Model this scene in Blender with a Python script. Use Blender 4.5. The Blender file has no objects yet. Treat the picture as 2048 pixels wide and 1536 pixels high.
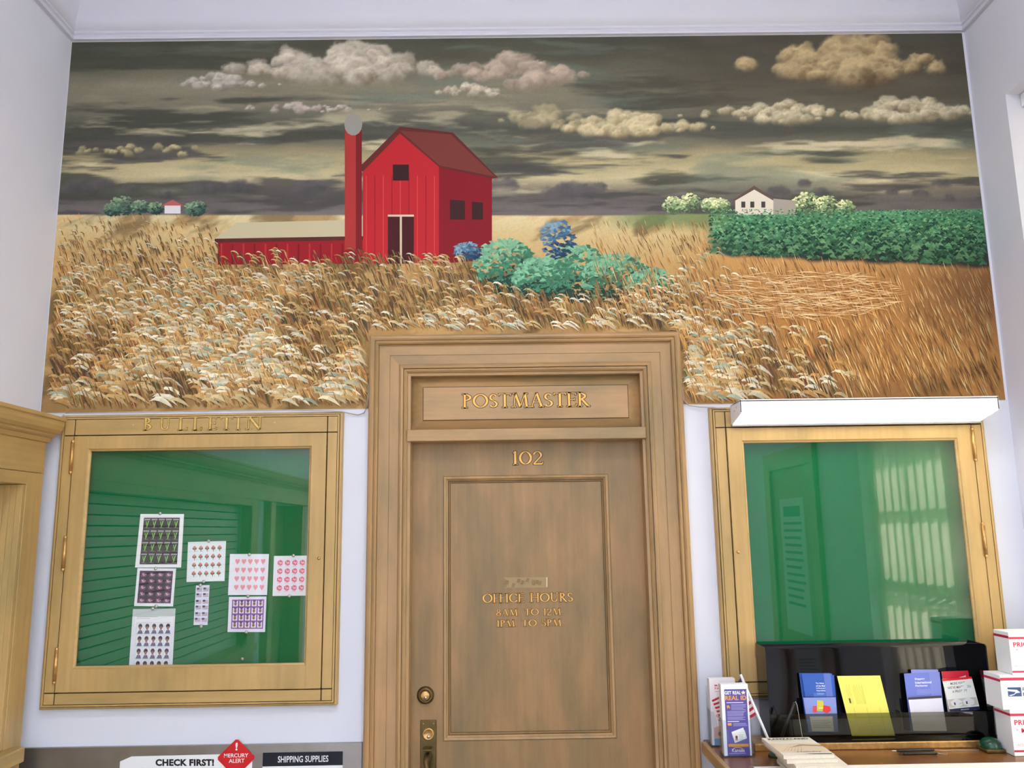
import bpy, bmesh, math, random
import numpy as np
from mathutils import Matrix, Vector

random.seed(7); rng = np.random.default_rng(7)
SC = bpy.context.scene
COL = SC.collection

# ------------------------------------------------------------------ camera
FPX = 1660.0; CD = 3.05; CH = 1.72
PIT, ROL, YAW = [math.radians(a) for a in (9.99, -0.842, 0.426)]
_f = np.array([math.sin(YAW)*math.cos(PIT), math.cos(YAW)*math.cos(PIT), math.sin(PIT)])
_r = np.array([math.cos(YAW), -math.sin(YAW), 0.0]); _u = np.cross(_r, _f)
RT = math.cos(ROL)*_r + math.sin(ROL)*_u; UP = -math.sin(ROL)*_r + math.cos(ROL)*_u
CAM = np.array([0, -CD, CH])
cd = bpy.data.cameras.new('camera'); cam = bpy.data.objects.new('camera', cd); COL.objects.link(cam)
cd.sensor_fit = 'HORIZONTAL'; cd.sensor_width = 36; cd.lens = FPX/2048*36; cd.clip_start = .05
cam.matrix_world = Matrix(((RT[0], UP[0], -_f[0], 0), (RT[1], UP[1], -_f[1], -CD), (RT[2], UP[2], -_f[2], CH), (0, 0, 0, 1)))
SC.camera = cam

# ------------------------------------------------------------------ light and exposure
SC.view_settings.view_transform = 'Standard'; SC.view_settings.look = 'None'
SC.view_settings.gamma = 1; SC.view_settings.use_curve_mapping = False
SC.view_settings.exposure = 0.46
SKY_STRENGTH = 1.0; SUN_STRENGTH = 20.0; CEIL_LAMP = 17.0; CASE_LAMP = 2.6
w = bpy.data.worlds.new('sky'); SC.world = w; w.use_nodes = True
_nt = w.node_tree; _bg = _nt.nodes['Background']
_sky = _nt.nodes.new('ShaderNodeTexSky'); _sky.sky_type = 'NISHITA'; _sky.sun_disc = False
_sky.sun_elevation = math.radians(38); _sky.sun_rotation = math.radians(90)
_nt.links.new(_sky.outputs[0], _bg.inputs[0]); _bg.inputs[1].default_value = SKY_STRENGTH
sl = bpy.data.lights.new('sun', 'SUN'); sl.energy = SUN_STRENGTH; sl.angle = .01; sl.color = (1, .95, .86)
so = bpy.data.objects.new('sun', sl); COL.objects.link(so)
so.rotation_euler = Vector((math.cos(math.radians(38)), .12, math.sin(math.radians(38)))).to_track_quat('Z', 'Y').to_euler()
so.location = (8, -1, 7)

# ------------------------------------------------------------------ helpers
def W(px, py, y=0.0):
    d = _f + RT*(px-1024)/FPX - UP*(py-768)/FPX
    t = (y+CD)/d[1]; p = CAM + d*t
    return (float(p[0]), y, float(p[2]))
def px_of(P):
    v = np.asarray(P) - CAM; den = v @ _f
    return 1024+FPX*(v @ RT)/den, 768-FPX*(v @ UP)/den
def lin(c):
    o = []
    for v in c[:3]:
        v = v/255.0
        o.append(v/12.92 if v <= .04045 else ((v+.055)/1.055)**2.4)
    return tuple(o)+(1.0,)
def linv(a):
    a = np.clip(np.asarray(a, float)/255.0, 0, 1)
    return np.where(a <= .04045, a/12.92, ((a+.055)/1.055)**2.4)

def newmat(name):
    m = bpy.data.materials.new(name); m.use_nodes = True
    nt = m.node_tree; b = nt.nodes['Principled BSDF']
    return m, nt, b
def simple(name, c, rough=.5, metal=0.0, var=.06, scale=30, bump=0.0, spec=.5):
    m, nt, b = newmat(name)
    tc = nt.nodes.new('ShaderNodeTexCoord'); n = nt.nodes.new('ShaderNodeTexNoise')
    n.inputs['Scale'].default_value = scale; n.inputs['Detail'].default_value = 3
    nt.links.new(tc.outputs['Object'], n.inputs['Vector'])
    mx = nt.nodes.new('ShaderNodeMix'); mx.data_type = 'RGBA'
    c1 = lin([v*(1-var) for v in c]); c2 = lin([min(255, v*(1+var)) for v in c])
    mx.inputs[6].default_value = c1; mx.inputs[7].default_value = c2
    nt.links.new(n.outputs['Fac'], mx.inputs[0]); nt.links.new(mx.outputs[2], b.inputs['Base Color'])
    b.inputs['Roughness'].default_value = rough; b.inputs['Metallic'].default_value = metal
    b.inputs['Specular IOR Level'].default_value = spec
    if bump:
        bp = nt.nodes.new('ShaderNodeBump'); bp.inputs['Strength'].default_value = bump; bp.inputs['Distance'].default_value = .002
        nt.links.new(n.outputs['Fac'], bp.inputs['Height']); nt.links.new(bp.outputs[0], b.inputs['Normal'])
    return m
def wood(name, cols, grain='z', rough=.42, blotch=3.0):
    """painted faux-bronze woodwork: streaks along the grain plus soft mottling"""
    m, nt, b = newmat(name)
    tc = nt.nodes.new('ShaderNodeTexCoord'); mp = nt.nodes.new('ShaderNodeMapping')
    s = {'z': (60, 60, 2.2), 'x': (2.2, 60, 60), 'y': (60, 2.2, 60)}[grain]
    mp.inputs['Scale'].default_value = s
    nt.links.new(tc.outputs['Object'], mp.inputs[0])
    n1 = nt.nodes.new('ShaderNodeTexNoise'); n1.inputs['Scale'].default_value = 1; n1.inputs['Detail'].default_value = 4
    nt.links.new(mp.outputs[0], n1.inputs['Vector'])
    mp2 = nt.nodes.new('ShaderNodeMapping')
    mp2.inputs['Scale'].default_value = {'z': (7, 7, 2.2), 'x': (2.2, 7, 7), 'y': (7, 2.2, 7)}[grain]
    nt.links.new(tc.outputs['Object'], mp2.inputs[0])
    n2 = nt.nodes.new('ShaderNodeTexNoise'); n2.inputs['Scale'].default_value = blotch/3; n2.inputs['Detail'].default_value = 5; n2.inputs['Roughness'].default_value = .6
    nt.links.new(mp2.outputs[0], n2.inputs['Vector'])
    r = nt.nodes.new('ShaderNodeValToRGB'); e = r.color_ramp.elements
    e[0].position = .3; e[0].color = lin(cols[0]); e[1].position = .72; e[1].color = lin(cols[2])
    k = e.new(.5); k.color = lin(cols[1])
    nt.links.new(n2.outputs['Fac'], r.inputs[0])
    mx = nt.nodes.new('ShaderNodeMix'); mx.data_type = 'RGBA'; mx.blend_type = 'SOFT_LIGHT'; mx.inputs[0].default_value = .26
    nt.links.new(r.outputs[0], mx.inputs[6]); nt.links.new(n1.outputs['Fac'], mx.inputs[7])
    nt.links.new(mx.outputs[2], b.inputs['Base Color'])
    b.inputs['Roughness'].default_value = rough
    bp = nt.nodes.new('ShaderNodeBump'); bp.inputs['Strength'].default_value = .12; bp.inputs['Distance'].default_value = .001
    nt.links.new(n1.outputs['Fac'], bp.inputs['Height']); nt.links.new(bp.outputs[0], b.inputs['Normal'])
    return m
def attr_mat(name, rough=.6, bump=0.0, bscale=900, spec=.4, trans=0.0):
    m, nt, b = newmat(name)
    a = nt.nodes.new('ShaderNodeAttribute'); a.attribute_name = 'Col'
    nt.links.new(a.outputs['Color'], b.inputs['Base Color'])
    b.inputs['Roughness'].default_value = rough; b.inputs['Specular IOR Level'].default_value = spec
    if bump:
        tc = nt.nodes.new('ShaderNodeTexCoord'); n = nt.nodes.new('ShaderNodeTexNoise'); n.inputs['Scale'].default_value = bscale
        nt.links.new(tc.outputs['Object'], n.inputs['Vector'])
        bp = nt.nodes.new('ShaderNodeBump'); bp.inputs['Strength'].default_value = bump; bp.inputs['Distance'].default_value = .001
        nt.links.new(n.outputs['Fac'], bp.inputs['Height']); nt.links.new(bp.outputs[0], b.inputs['Normal'])
    return m
def glassmat(name, tint=(1, 1, 1), ior=1.5, boost=1.0, rough=0.0):
    """thin pane: fresnel mix of see-through and mirror"""
    m = bpy.data.materials.new(name); m.use_nodes = True; nt = m.node_tree; nt.nodes.clear()
    o = nt.nodes.new('ShaderNodeOutputMaterial'); mx = nt.nodes.new('ShaderNodeMixShader')
    t = nt.nodes.new('ShaderNodeBsdfTransparent'); t.inputs[0].default_value = tint+(1,)
    g = nt.nodes.new('ShaderNodeBsdfGlossy'); g.inputs['Roughness'].default_value = rough
    fr = nt.nodes.new('ShaderNodeFresnel'); ge = nt.nodes.new('ShaderNodeNewGeometry'); mr = nt.nodes.new('ShaderNodeMapRange')
    mr.inputs['To Min'].default_value = ior; mr.inputs['To Max'].default_value = 1/ior     # same fresnel on both faces of a thin pane
    nt.links.new(ge.outputs['Backfacing'], mr.inputs['Value']); nt.links.new(mr.outputs[0], fr.inputs['IOR'])
    mu = nt.nodes.new('ShaderNodeMath'); mu.operation = 'MULTIPLY'; mu.inputs[1].default_value = boost; mu.use_clamp = True
    nt.links.new(fr.outputs[0], mu.inputs[0]); nt.links.new(mu.outputs[0], mx.inputs[0])
    nt.links.new(t.outputs[0], mx.inputs[1]); nt.links.new(g.outputs[0], mx.inputs[2]); nt.links.new(mx.outputs[0], o.inputs[0])
    return m
def emit(name, c, s):
    m, nt, b = newmat(name)
    b.inputs['Base Color'].default_value = (.9, .9, .9, 1)
    b.inputs['Emission Color'].default_value = lin(c); b.inputs['Emission Strength'].default_value = s
    return m

M = {}
M['wall'] = simple('plaster_white', (222, 224, 235), .75, var=.012, scale=6, bump=.05)
M['ceil'] = simple('ceiling_white', (214, 215, 226), .8, var=.012, scale=5)
M['floor'] = simple('terrazzo', (150, 140, 125), .35, var=.2, scale=60)
BZ = [(144, 121, 84), (170, 136, 92), (190, 147, 102)]
BZL = [(164, 139, 88), (186, 153, 96), (200, 163, 104)]
for g in 'xyz':
    M['wood_'+g] = wood('bronzed_wood_'+g, BZ, g)
    M['case_'+g] = wood('golden_wood_'+g, BZL, g)
M['door'] = wood('door_wood', [(128, 106, 70), (147, 116, 74), (168, 127, 83)], 'z', blotch=4.2)
M['dark_line'] = simple('dark_seam', (52, 40, 22), .7)
M['gold'] = simple('gold_leaf', (226, 170, 84), .38, .25, .08, 80)
M['gold_edge'] = simple('letter_outline', (50, 36, 18), .6)
M['gold_dim'] = simple('worn_gold_leaf', (232, 172, 92), .38, .25, .3, 60)
M['letter_edge'] = simple('letter_edge', (112, 80, 42), .6)
M['felt'] = simple('green_felt', (6, 106, 62), .9, var=.08, scale=200, bump=.2, spec=.1)
M['glass'] = glassmat('case_glass', boost=1.15)
M['win_glass'] = glassmat('window_glass')
M['acrylic'] = glassmat('clear_acrylic', (.93, .95, .97), 1.5, 1.0)
M['smoke'] = glassmat('smoky_acrylic', (.6, .6, .54), 1.5, .8)
M['black_gloss'] = simple('black_acrylic', (9, 10, 13), .04, var=.05, spec=.4)
M['black'] = simple('black_plastic', (16, 16, 18), .35)
M['steel'] = simple('brushed_steel', (150, 148, 148), .34, .9, .08, 14)
M['brass'] = simple('aged_brass', (196, 154, 96), .35, .75, .25, 60)
M['brass_dark'] = simple('dark_bronze', (96, 78, 46), .4, .7, .2, 60)
M['silver'] = simple('nickel', (205, 200, 190), .25, .9)
M['white_metal'] = simple('white_enamel', (236, 236, 240), .4, var=.01)
M['white'] = simple('white_card', (238, 238, 240), .6, var=.01)
M['paper_side'] = simple('paper_edges', (226, 218, 200), .8, var=.1, scale=300)
M['print'] = attr_mat('printed_ink', .55)
M['gloss_print'] = attr_mat('glossy_print', .3)
M['paint'] = attr_mat('oil_paint', .7, .25, 700, .25)
M['cable'] = simple('grey_cable', (170, 168, 168), .5)
M['desk'] = simple('walnut_top', (118, 76, 40), .25, var=.18, scale=12)
M['desk_edge'] = simple('dark_edge', (70, 52, 28), .4)
M['pin'] = simple('clear_pin', (190, 190, 180), .15, .6)
M['shutter'] = simple('cream_slats', (228, 224, 212), .45, var=.05)
M['green_pl'] = simple('green_plastic', (10, 66, 44), .2)
M['lens'] = emit('lamp_lens', (255, 253, 246), CASE_LAMP)
M['ceil_lens'] = emit('ceiling_lamp_lens', (246, 248, 255), CEIL_LAMP)
m = bpy.data.materials.new('vane_fabric'); m.use_nodes = True; nt = m.node_tree; nt.nodes.clear()
o_ = nt.nodes.new('ShaderNodeOutputMaterial'); a_ = nt.nodes.new('ShaderNodeBsdfDiffuse'); b_ = nt.nodes.new('ShaderNodeBsdfTranslucent'); x_ = nt.nodes.new('ShaderNodeMixShader')
tc_ = nt.nodes.new('ShaderNodeTexCoord'); n_ = nt.nodes.new('ShaderNodeTexNoise'); mp_ = nt.nodes.new('ShaderNodeMapping'); mp_.inputs['Scale'].default_value = (60, 60, 25)
r_ = nt.nodes.new('ShaderNodeValToRGB'); r_.color_ramp.elements[0].color = lin((206, 200, 182)); r_.color_ramp.elements[1].color = lin((240, 236, 222))
nt.links.new(tc_.outputs['Object'], mp_.inputs[0]); nt.links.new(mp_.outputs[0], n_.inputs['Vector']); nt.links.new(n_.outputs['Fac'], r_.inputs[0])
nt.links.new(r_.outputs[0], a_.inputs[0]); nt.links.new(r_.outputs[0], b_.inputs[0]); x_.inputs[0].default_value = .65
nt.links.new(a_.outputs[0], x_.inputs[1]); nt.links.new(b_.outputs[0], x_.inputs[2]); nt.links.new(x_.outputs[0], o_.inputs[0])
M['vane'] = m

def tag(o, label=None, cat=None, group=None, kind=None):
    if label: o['label'] = label
    if cat: o['category'] = cat
    if group: o['group'] = group
    if kind: o['kind'] = kind
    return o
def empty(name, loc=(0, 0, 0), rz=0.0, **k):
    o = bpy.data.objects.new(name, None); COL.objects.link(o); o.location = loc; o.rotation_euler = (0, 0, rz)
    o.empty_display_size = .05
    return tag(o, **k)
def world_loc(o):
    p = Vector((0, 0, 0))
    while o is not None:
        p += o.location; o = o.parent
    return p

class MB:
    def __init__(s): s.v = []; s.f = []; s.sm = []
    def add(s, vs, fs, sm=False):
        n = len(s.v); s.v += [tuple(p) for p in vs]; s.f += [tuple(i+n for i in f) for f in fs]; s.sm += [sm]*len(fs); return s
    def box(s, x0, x1, y0, y1, z0, z1, b=0.0):
        x0, x1 = min(x0, x1), max(x0, x1); y0, y1 = min(y0, y1), max(y0, y1); z0, z1 = min(z0, z1), max(z0, z1)
        vs = [(x, y, z) for x in (x0, x1) for y in (y0, y1) for z in (z0, z1)]
        fs = [(0, 1, 3, 2), (4, 6, 7, 5), (0, 4, 5, 1), (2, 3, 7, 6), (0, 2, 6, 4), (1, 5, 7, 3)]
        if b <= 0: return s.add(vs, fs)
        bm = bmesh.new(); bv = [bm.verts.new(p) for p in vs]
        for f in fs: bm.faces.new([bv[i] for i in f])
        bmesh.ops.bevel(bm, geom=list(bm.edges), offset=b, segments=2, affect='EDGES', profile=.5)
        bm.verts.index_update(); s.add([v.co[:] for v in bm.verts], [[v.index for v in f.verts] for f in bm.faces]); bm.free(); return s
    def prism(s, poly, a0, a1, axis='y'):
        """poly of (p,q) extruded along axis: y -> (x,z), x -> (y,z), z -> (x,y)"""
        def P(p, q, a): return {'y': (p, a, q), 'x': (a, p, q), 'z': (p, q, a)}[axis]
        n = len(poly); vs = [P(p, q, a0) for p, q in poly]+[P(p, q, a1) for p, q in poly]
        fs = [tuple(range(n)), tuple(range(2*n-1, n-1, -1))]+[(i, i+n, (i+1) % n+n, (i+1) % n) for i in range(n)]
        return s.add(vs, fs)
    def tube(s, pts, r, n=8, cap=True):
        pts = [Vector(p) for p in pts]; rs = r if isinstance(r, (list, tuple)) else [r]*len(pts)
        vs = []; up = Vector((0, 0, 1))
        for i, p in enumerate(pts):
            t = (pts[min(i+1, len(pts)-1)]-pts[max(i-1, 0)]).normalized()
            a = t.cross(up if abs(t.z) < .95 else Vector((1, 0, 0))).normalized(); b = t.cross(a)
            vs += [p+(a*math.cos(2*math.pi*k/n)+b*math.sin(2*math.pi*k/n))*rs[i] for k in range(n)]
        fs = [(i*n+k, i*n+(k+1) % n, (i+1)*n+(k+1) % n, (i+1)*n+k) for i in range(len(pts)-1) for k in range(n)]
        s.add(vs, fs, True)
        if cap:
            N = len(s.v)-len(vs); s.f += [tuple(N+k for k in range(n))[::-1], tuple(N+(len(pts)-1)*n+k for k in range(n))]; s.sm += [False]*2
        return s
    def lathe(s, c, prof, axis=(0, 0, 1), n=20):
        ax = Vector(axis).normalized(); a = ax.cross(Vector((0, 0, 1)) if abs(ax.z) < .9 else Vector((1, 0, 0))).normalized(); b = ax.cross(a); c = Vector(c)
        vs = [c+ax*h+(a*math.cos(2*math.pi*k/n)+b*math.sin(2*math.pi*k/n))*r for r, h in prof for k in range(n)]
        fs = [(i*n+k, i*n+(k+1) % n, (i+1)*n+(k+1) % n, (i+1)*n+k) for i in range(len(prof)-1) for k in range(n)]
        return s.add(vs, fs, True)
    def frame(s, prof, x0, x1, z0, z1, sides='LTRB', y0=0.0):
        """mitred moulding in the wall plane; prof = [(inset from outer edge, proud of y0 towards -y)]"""
        for sd in sides:
            vs = []
            for d, h in prof:
                y = y0-h
                tb = z0+d if 'B' in sides else z0
                if sd == 'L': vs += [(x0+d, y, tb), (x0+d, y, z1-d)]
                if sd == 'R': vs += [(x1-d, y, tb), (x1-d, y, z1-d)]
                if sd == 'T': vs += [(x0+d, y, z1-d), (x1-d, y, z1-d)]
                if sd == 'B': vs += [(x0+d, y, z0+d), (x1-d, y, z0+d)]
            s.add(vs, [(2*i, 2*i+1, 2*i+3, 2*i+2) for i in range(len(prof)-1)])
        return s
    def build(s, name, mat, parent=None, smooth=None, local=False):
        off = Vector((0, 0, 0)) if (parent is None or local) else world_loc(parent)
        me = bpy.data.meshes.new(name); me.from_pydata([(p[0]-off.x, p[1]-off.y, p[2]-off.z) for p in s.v], [], s.f)
        me.materials.append(M[mat] if isinstance(mat, str) else mat)
        bm = bmesh.new(); bm.from_mesh(me)
        if len(bm.faces) < 20000: bmesh.ops.recalc_face_normals(bm, faces=list(bm.faces))
        bm.to_mesh(me); bm.free()
        me.polygons.foreach_set('use_smooth', s.sm if len(s.sm) == len(me.polygons) else [False]*len(me.polygons))
        o = bpy.data.objects.new(name, me); COL.objects.link(o)
        if parent is not None: o.parent = parent
        return o
def thing1(name, mb, mat, label, cat, group=None, base=None):
    """one-mesh thing with its origin at its base"""
    if base is None:
        a = np.array(mb.v); base = ((a[:, 0].min()+a[:, 0].max())/2, (a[:, 1].min()+a[:, 1].max())/2, a[:, 2].min())
    mb.v = [(p[0]-base[0], p[1]-base[1], p[2]-base[2]) for p in mb.v]
    o = mb.build(name, mat); o.location = base
    return tag(o, label, cat, group)

# flat print: coloured polygons laid in thin layers on a surface given by fn(u, v, lift)
_tx = {}
def text_mesh(s, bold=0.0):
    k = (s, bold)
    if k not in _tx:
        c = bpy.data.curves.new('t', 'FONT'); c.body = s; c.size = 1; c.offset = bold; c.resolution_u = 3; c.space_character = 1.0+bold*1.2
        o = bpy.data.objects.new('t', c); COL.objects.link(o)
        dg = bpy.context.evaluated_depsgraph_get(); me = bpy.data.meshes.new_from_object(o.evaluated_get(dg))
        a = np.array([v.co[:2] for v in me.vertices]) if len(me.vertices) else np.zeros((1, 2)); fs = [tuple(p.vertices) for p in me.polygons]
        bpy.data.objects.remove(o); bpy.data.curves.remove(c); bpy.data.meshes.remove(me)
        _tx[k] = (a, fs)
    return _tx[k]
class PB:
    def __init__(s, fn): s.fn = fn; s.v = []; s.f = []; s.c = []; s.l = 0
    def poly(s, pts, c, lift=None):
        if lift is None: s.l += 1; lift = s.l
        n = len(s.v); s.v += [s.fn(u, v, lift) for u, v in pts]; s.f.append(tuple(range(n, n+len(pts)))); s.c.append(c); return s
    def rect(s, u0, v0, u1, v1, c, lift=None): return s.poly([(u0, v0), (u1, v0), (u1, v1), (u0, v1)], c, lift)
    def grid(s, u0, v0, u1, v1, c, nu=1, nv=8, lift=None):
        if lift is None: s.l += 1; lift = s.l
        for i in range(nu):
            for j in range(nv): s.rect(u0+(u1-u0)*i/nu, v0+(v1-v0)*j/nv, u0+(u1-u0)*(i+1)/nu, v0+(v1-v0)*(j+1)/nv, c, lift)
        return s
    def ell(s, u, v, a, b, c, n=14, lift=None, a0=0.0, a1=360.0):
        return s.poly([(u+a*math.cos(math.radians(a0+(a1-a0)*i/n)), v+b*math.sin(math.radians(a0+(a1-a0)*i/n))) for i in range(n if a1-a0 >= 360 else n+1)], c, lift)
    def text(s, t, u0, v0, wd, ht, c, bold=0.0, lift=None):
        if lift is None: s.l += 1; lift = s.l
        a, fs = text_mesh(t, bold); mn = a.min(0); mxx = a.max(0); d = np.maximum(mxx-mn, 1e-6)
        n = len(s.v); s.v += [s.fn(u0+(p[0]-mn[0])/d[0]*wd, v0+(p[1]-mn[1])/d[1]*ht, lift) for p in a]
        s.f += [tuple(i+n for i in f) for f in fs]; s.c += [c]*len(fs); return s
    def lines(s, u0, v0, u1, n, dv, th, c, rag=.2):
        s.l += 1
        for i in range(n): s.rect(u0, v0-i*dv, u1-(u1-u0)*rag*random.random(), v0-i*dv+th, c, s.l)
        return s
    def build(s, name, parent=None, mat='print', local=False):
        off = Vector((0, 0, 0)) if (parent is None or local) else world_loc(parent)
        me = bpy.data.meshes.new(name); me.from_pydata([(p[0]-off.x, p[1]-off.y, p[2]-off.z) for p in s.v], [], s.f)
        at = me.color_attributes.new('Col', 'FLOAT_COLOR', 'CORNER')
        cs = []
        for f, c in zip(s.f, s.c): cs += list(lin(c))*len(f)
        at.data.foreach_set('color', cs)
        me.materials.append(M[mat]); o = bpy.data.objects.new(name, me); COL.objects.link(o)
        if parent is not None: o.parent = parent
        return o
def quadfn(TL, TR, BR, BL, eps=.00006, out=None):
    TL, TR, BR, BL = map(Vector, (TL, TR, BR, BL))
    n = (TR-TL).cross(BL-TL).normalized() if out is None else Vector(out)
    if n.y > 0 and out is None: n = -n
    def fn(u, v, l):
        p = (BL*(1-u)+BR*u)*(1-v)+(TL*(1-u)+TR*u)*v
        return tuple(p+n*(eps*(l+1)))
    return fn
def slab(mb, TL, TR, BR, BL, th):
    TL, TR, BR, BL = map(Vector, (TL, TR, BR, BL)); n = (TR-TL).cross(BL-TL).normalized()
    if n.y < 0: n = -n
    q = [TL, TR, BR, BL]; return mb.add([p for p in q]+[p+n*th for p in q], [(0, 1, 2, 3), (7, 6, 5, 4), (0, 4, 5, 1), (1, 5, 6, 2), (2, 6, 7, 3), (3, 7, 4, 0)])

# roman capitals built from stems, hairlines, arcs and serifs
TK, TN = .135, .055
def _L(x0, y0, x1, y1, w0=TK, w1=None):
    w1 = w0 if w1 is None else w1; dx, dy = x1-x0, y1-y0; l = math.hypot(dx, dy); nx, ny = -dy/l, dx/l
    return ('q', (x0, y0), (x1, y1), (nx, ny), w0, w1)
def _A(cx, cy, rx, ry, a0, a1, k=TK): return ('a', cx, cy, rx, ry, a0, a1, k)
def _S(x, y, w=.30): return ('q', (x-w/2, y), (x+w/2, y), (0, 1), TN, TN)
def _stem(x): return [_L(x, 0, x, 1), _S(x, .028), _S(x, .972)]
GL = {
 'I': (.36, _stem(.18)), 'P': (.64, _stem(.17)+[_A(.2, .74, .33, .235, -90, 90)]),
 'O': (.98, [_A(.49, .5, .42, .48, 0, 360)]), '0': (.82, [_A(.41, .5, .34, .48, 0, 360)]),
 'S': (.60, [_A(.29, .73, .2, .235, 35, 270, .12), _A(.29, .26, .22, .235, -145, 90, .12)]),
 'T': (.78, [_L(.39, 0, .39, 1), _S(.39, .028), _L(.03, .965, .75, .965, TN), _L(.05, .83, .03, .97, TN), _L(.73, .83, .75, .97, TN)]),
 'M': (1.12, [_L(.17, 0, .25, 1, TN), _L(.25, 1, .55, .04, TK), _L(.55, .04, .85, 1, TN), _L(.85, 1, .95, 0, TK), _S(.16, .028), _S(.95, .028), _S(.2, .972, .22), _S(.9, .972, .22)]),
 'A': (.86, [_L(.12, 0, .43, 1, TN), _L(.43, 1, .74, 0, TK), _L(.24, .36, .62, .36, TN), _S(.12, .028, .26), _S(.74, .028)]),
 'E': (.66, _stem(.17)+[_L(.17, .965, .58, .965, TN), _L(.17, .52, .5, .52, TN), _L(.17, .035, .6, .035, TN), _L(.56, .98, .57, .82, TN), _L(.59, .02, .61, .2, TN), _L(.5, .44, .5, .6, TN)]),
 'F': (.60, _stem(.17)+[_L(.17, .965, .56, .965, TN), _L(.17, .52, .48, .52, TN), _L(.54, .98, .55, .82, TN), _L(.48, .44, .48, .6, TN)]),
 'R': (.78, _stem(.17)+[_A(.2, .74, .31, .235, -90, 90), _L(.3, .52, .68, .02, TK), _S(.7, .028, .2)]),
 'B': (.70, _stem(.17)+[_A(.2, .76, .27, .215, -90, 90), _A(.2, .27, .35, .245, -90, 90)]),
 'U': (.88, [_L(.17, .3, .17, 1), _A(.43, .3, .26, .28, 180, 360, .09), _L(.69, .3, .69, 1, TN), _S(.17, .972), _S(.69, .972)]),
 'L': (.64, _stem(.17)+[_L(.17, .035, .58, .035, TN), _L(.57, .02, .6, .22, TN)]),
 'N': (.98, [_L(.17, 0, .17, 1, TN), _L(.17, 1, .8, 0, TK), _L(.8, 0, .8, 1, TN), _S(.17, .028), _S(.14, .972, .2), _S(.8, .972)]),
 'C': (.84, [_A(.47, .5, .4, .48, 42, 318), _L(.77, .7, .79, .95, TN), _L(.77, .3, .79, .08, TN)]),
 'H': (.96, _stem(.17)+_stem(.79)+[_L(.17, .52, .79, .52, TN)]),
 '1': (.40, [_L(.2, 0, .2, 1), _S(.2, .028), _L(.06, .85, .2, .97, TN)]),
 '2': (.66, [_A(.31, .7, .23, .28, -30, 170, .11), _L(.5, .58, .08, .06, TN*1.6), _L(.06, .05, .6, .05, .1), _L(.58, .03, .62, .2, TN)]),
 '5': (.62, [_L(.14, .95, .52, .95, .09), _L(.14, .97, .12, .55, TN), _A(.27, .31, .24, .29, -150, 115, .11)]),
 '8': (.66, [_A(.32, .74, .19, .22, 0, 360, .09), _A(.32, .27, .25, .25, 0, 360, .11)]),
 '.': (.24, [_L(.05, .06, .17, .06, .12)]), ' ': (.5, []), '-': (.3, [_L(.08, .45, .22, .45, .12)]),
}
def roman(mb, s, x0, x1, zb, zt, y, fat=0.0, th=.0012, mbx=None):
    adv = sum(GL[c][0] for c in s); h = zt-zb; k = (x1-x0)/adv; x = x0
    def put(p): mb.v.append((x+p[0]*k, y, zb+p[1]*h))
    for c in s:
        for g in GL[c][1]:
            if g[0] == 'q':
                _, a, b, n, w0, w1 = g; e = fat; d = (n[1]*e, -n[0]*e)
                pts = [(a[0]+n[0]*(w0/2+e)-d[0], a[1]+n[1]*(w0/2+e)-d[1]), (b[0]+n[0]*(w1/2+e)+d[0], b[1]+n[1]*(w1/2+e)+d[1]), (b[0]-n[0]*(w1/2+e)+d[0], b[1]-n[1]*(w1/2+e)+d[1]), (a[0]-n[0]*(w0/2+e)-d[0], a[1]-n[1]*(w0/2+e)-d[1])]
                n0 = len(mb.v); [put(p) for p in pts]; y += -th; [put(p) for p in pts]; y += th
                mb.f += [(n0, n0+1, n0+2, n0+3), (n0+4, n0+5, n0+6, n0+7)]+[(n0+i, n0+(i+1) % 4, n0+4+(i+1) % 4, n0+4+i) for i in range(4)]; mb.sm += [False]*6
            else:
                _, cx, cy, rx, ry, a0, a1, kk = g; n = max(8, int(abs(a1-a0)/14)); n0 = len(mb.v)
                for i in range(n+1):
                    a = math.radians(a0+(a1-a0)*i/n); wd = kk*abs(math.cos(a))**1.3+TN*abs(math.sin(a)); ca, sa = math.cos(a), math.sin(a)
                    o = (cx+(rx+wd*.4+fat)*ca, cy+(ry+fat)*sa); q = (cx+(rx-wd*.6-fat)*ca, cy+(ry-wd-fat)*sa)
                    put(o); put(q); y += -th; put(o); put(q); y += th
                for i in range(n):
                    b0 = n0+4*i; mb.f += [(b0, b0+1, b0+5, b0+4), (b0+2, b0+3, b0+7, b0+6), (b0, b0+2, b0+6, b0+4), (b0+1, b0+3, b0+7, b0+5)]; mb.sm += [False]*4
        x += GL[c][0]*k
    return mb
def lettering(s, x0, x1, zb, zt, y, parent, name='lettering', mat='gold', outline=True):
    # outline behind, gold in front
    o = roman(MB(), s, x0, x1, zb, zt, y, 0.0, .0012).build(name, mat, parent)
    if outline: roman(MB(), s, x0, x1, zb, zt, y, .038, .0005).build('lettering_outline', 'gold_edge', parent)
    return o

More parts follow.
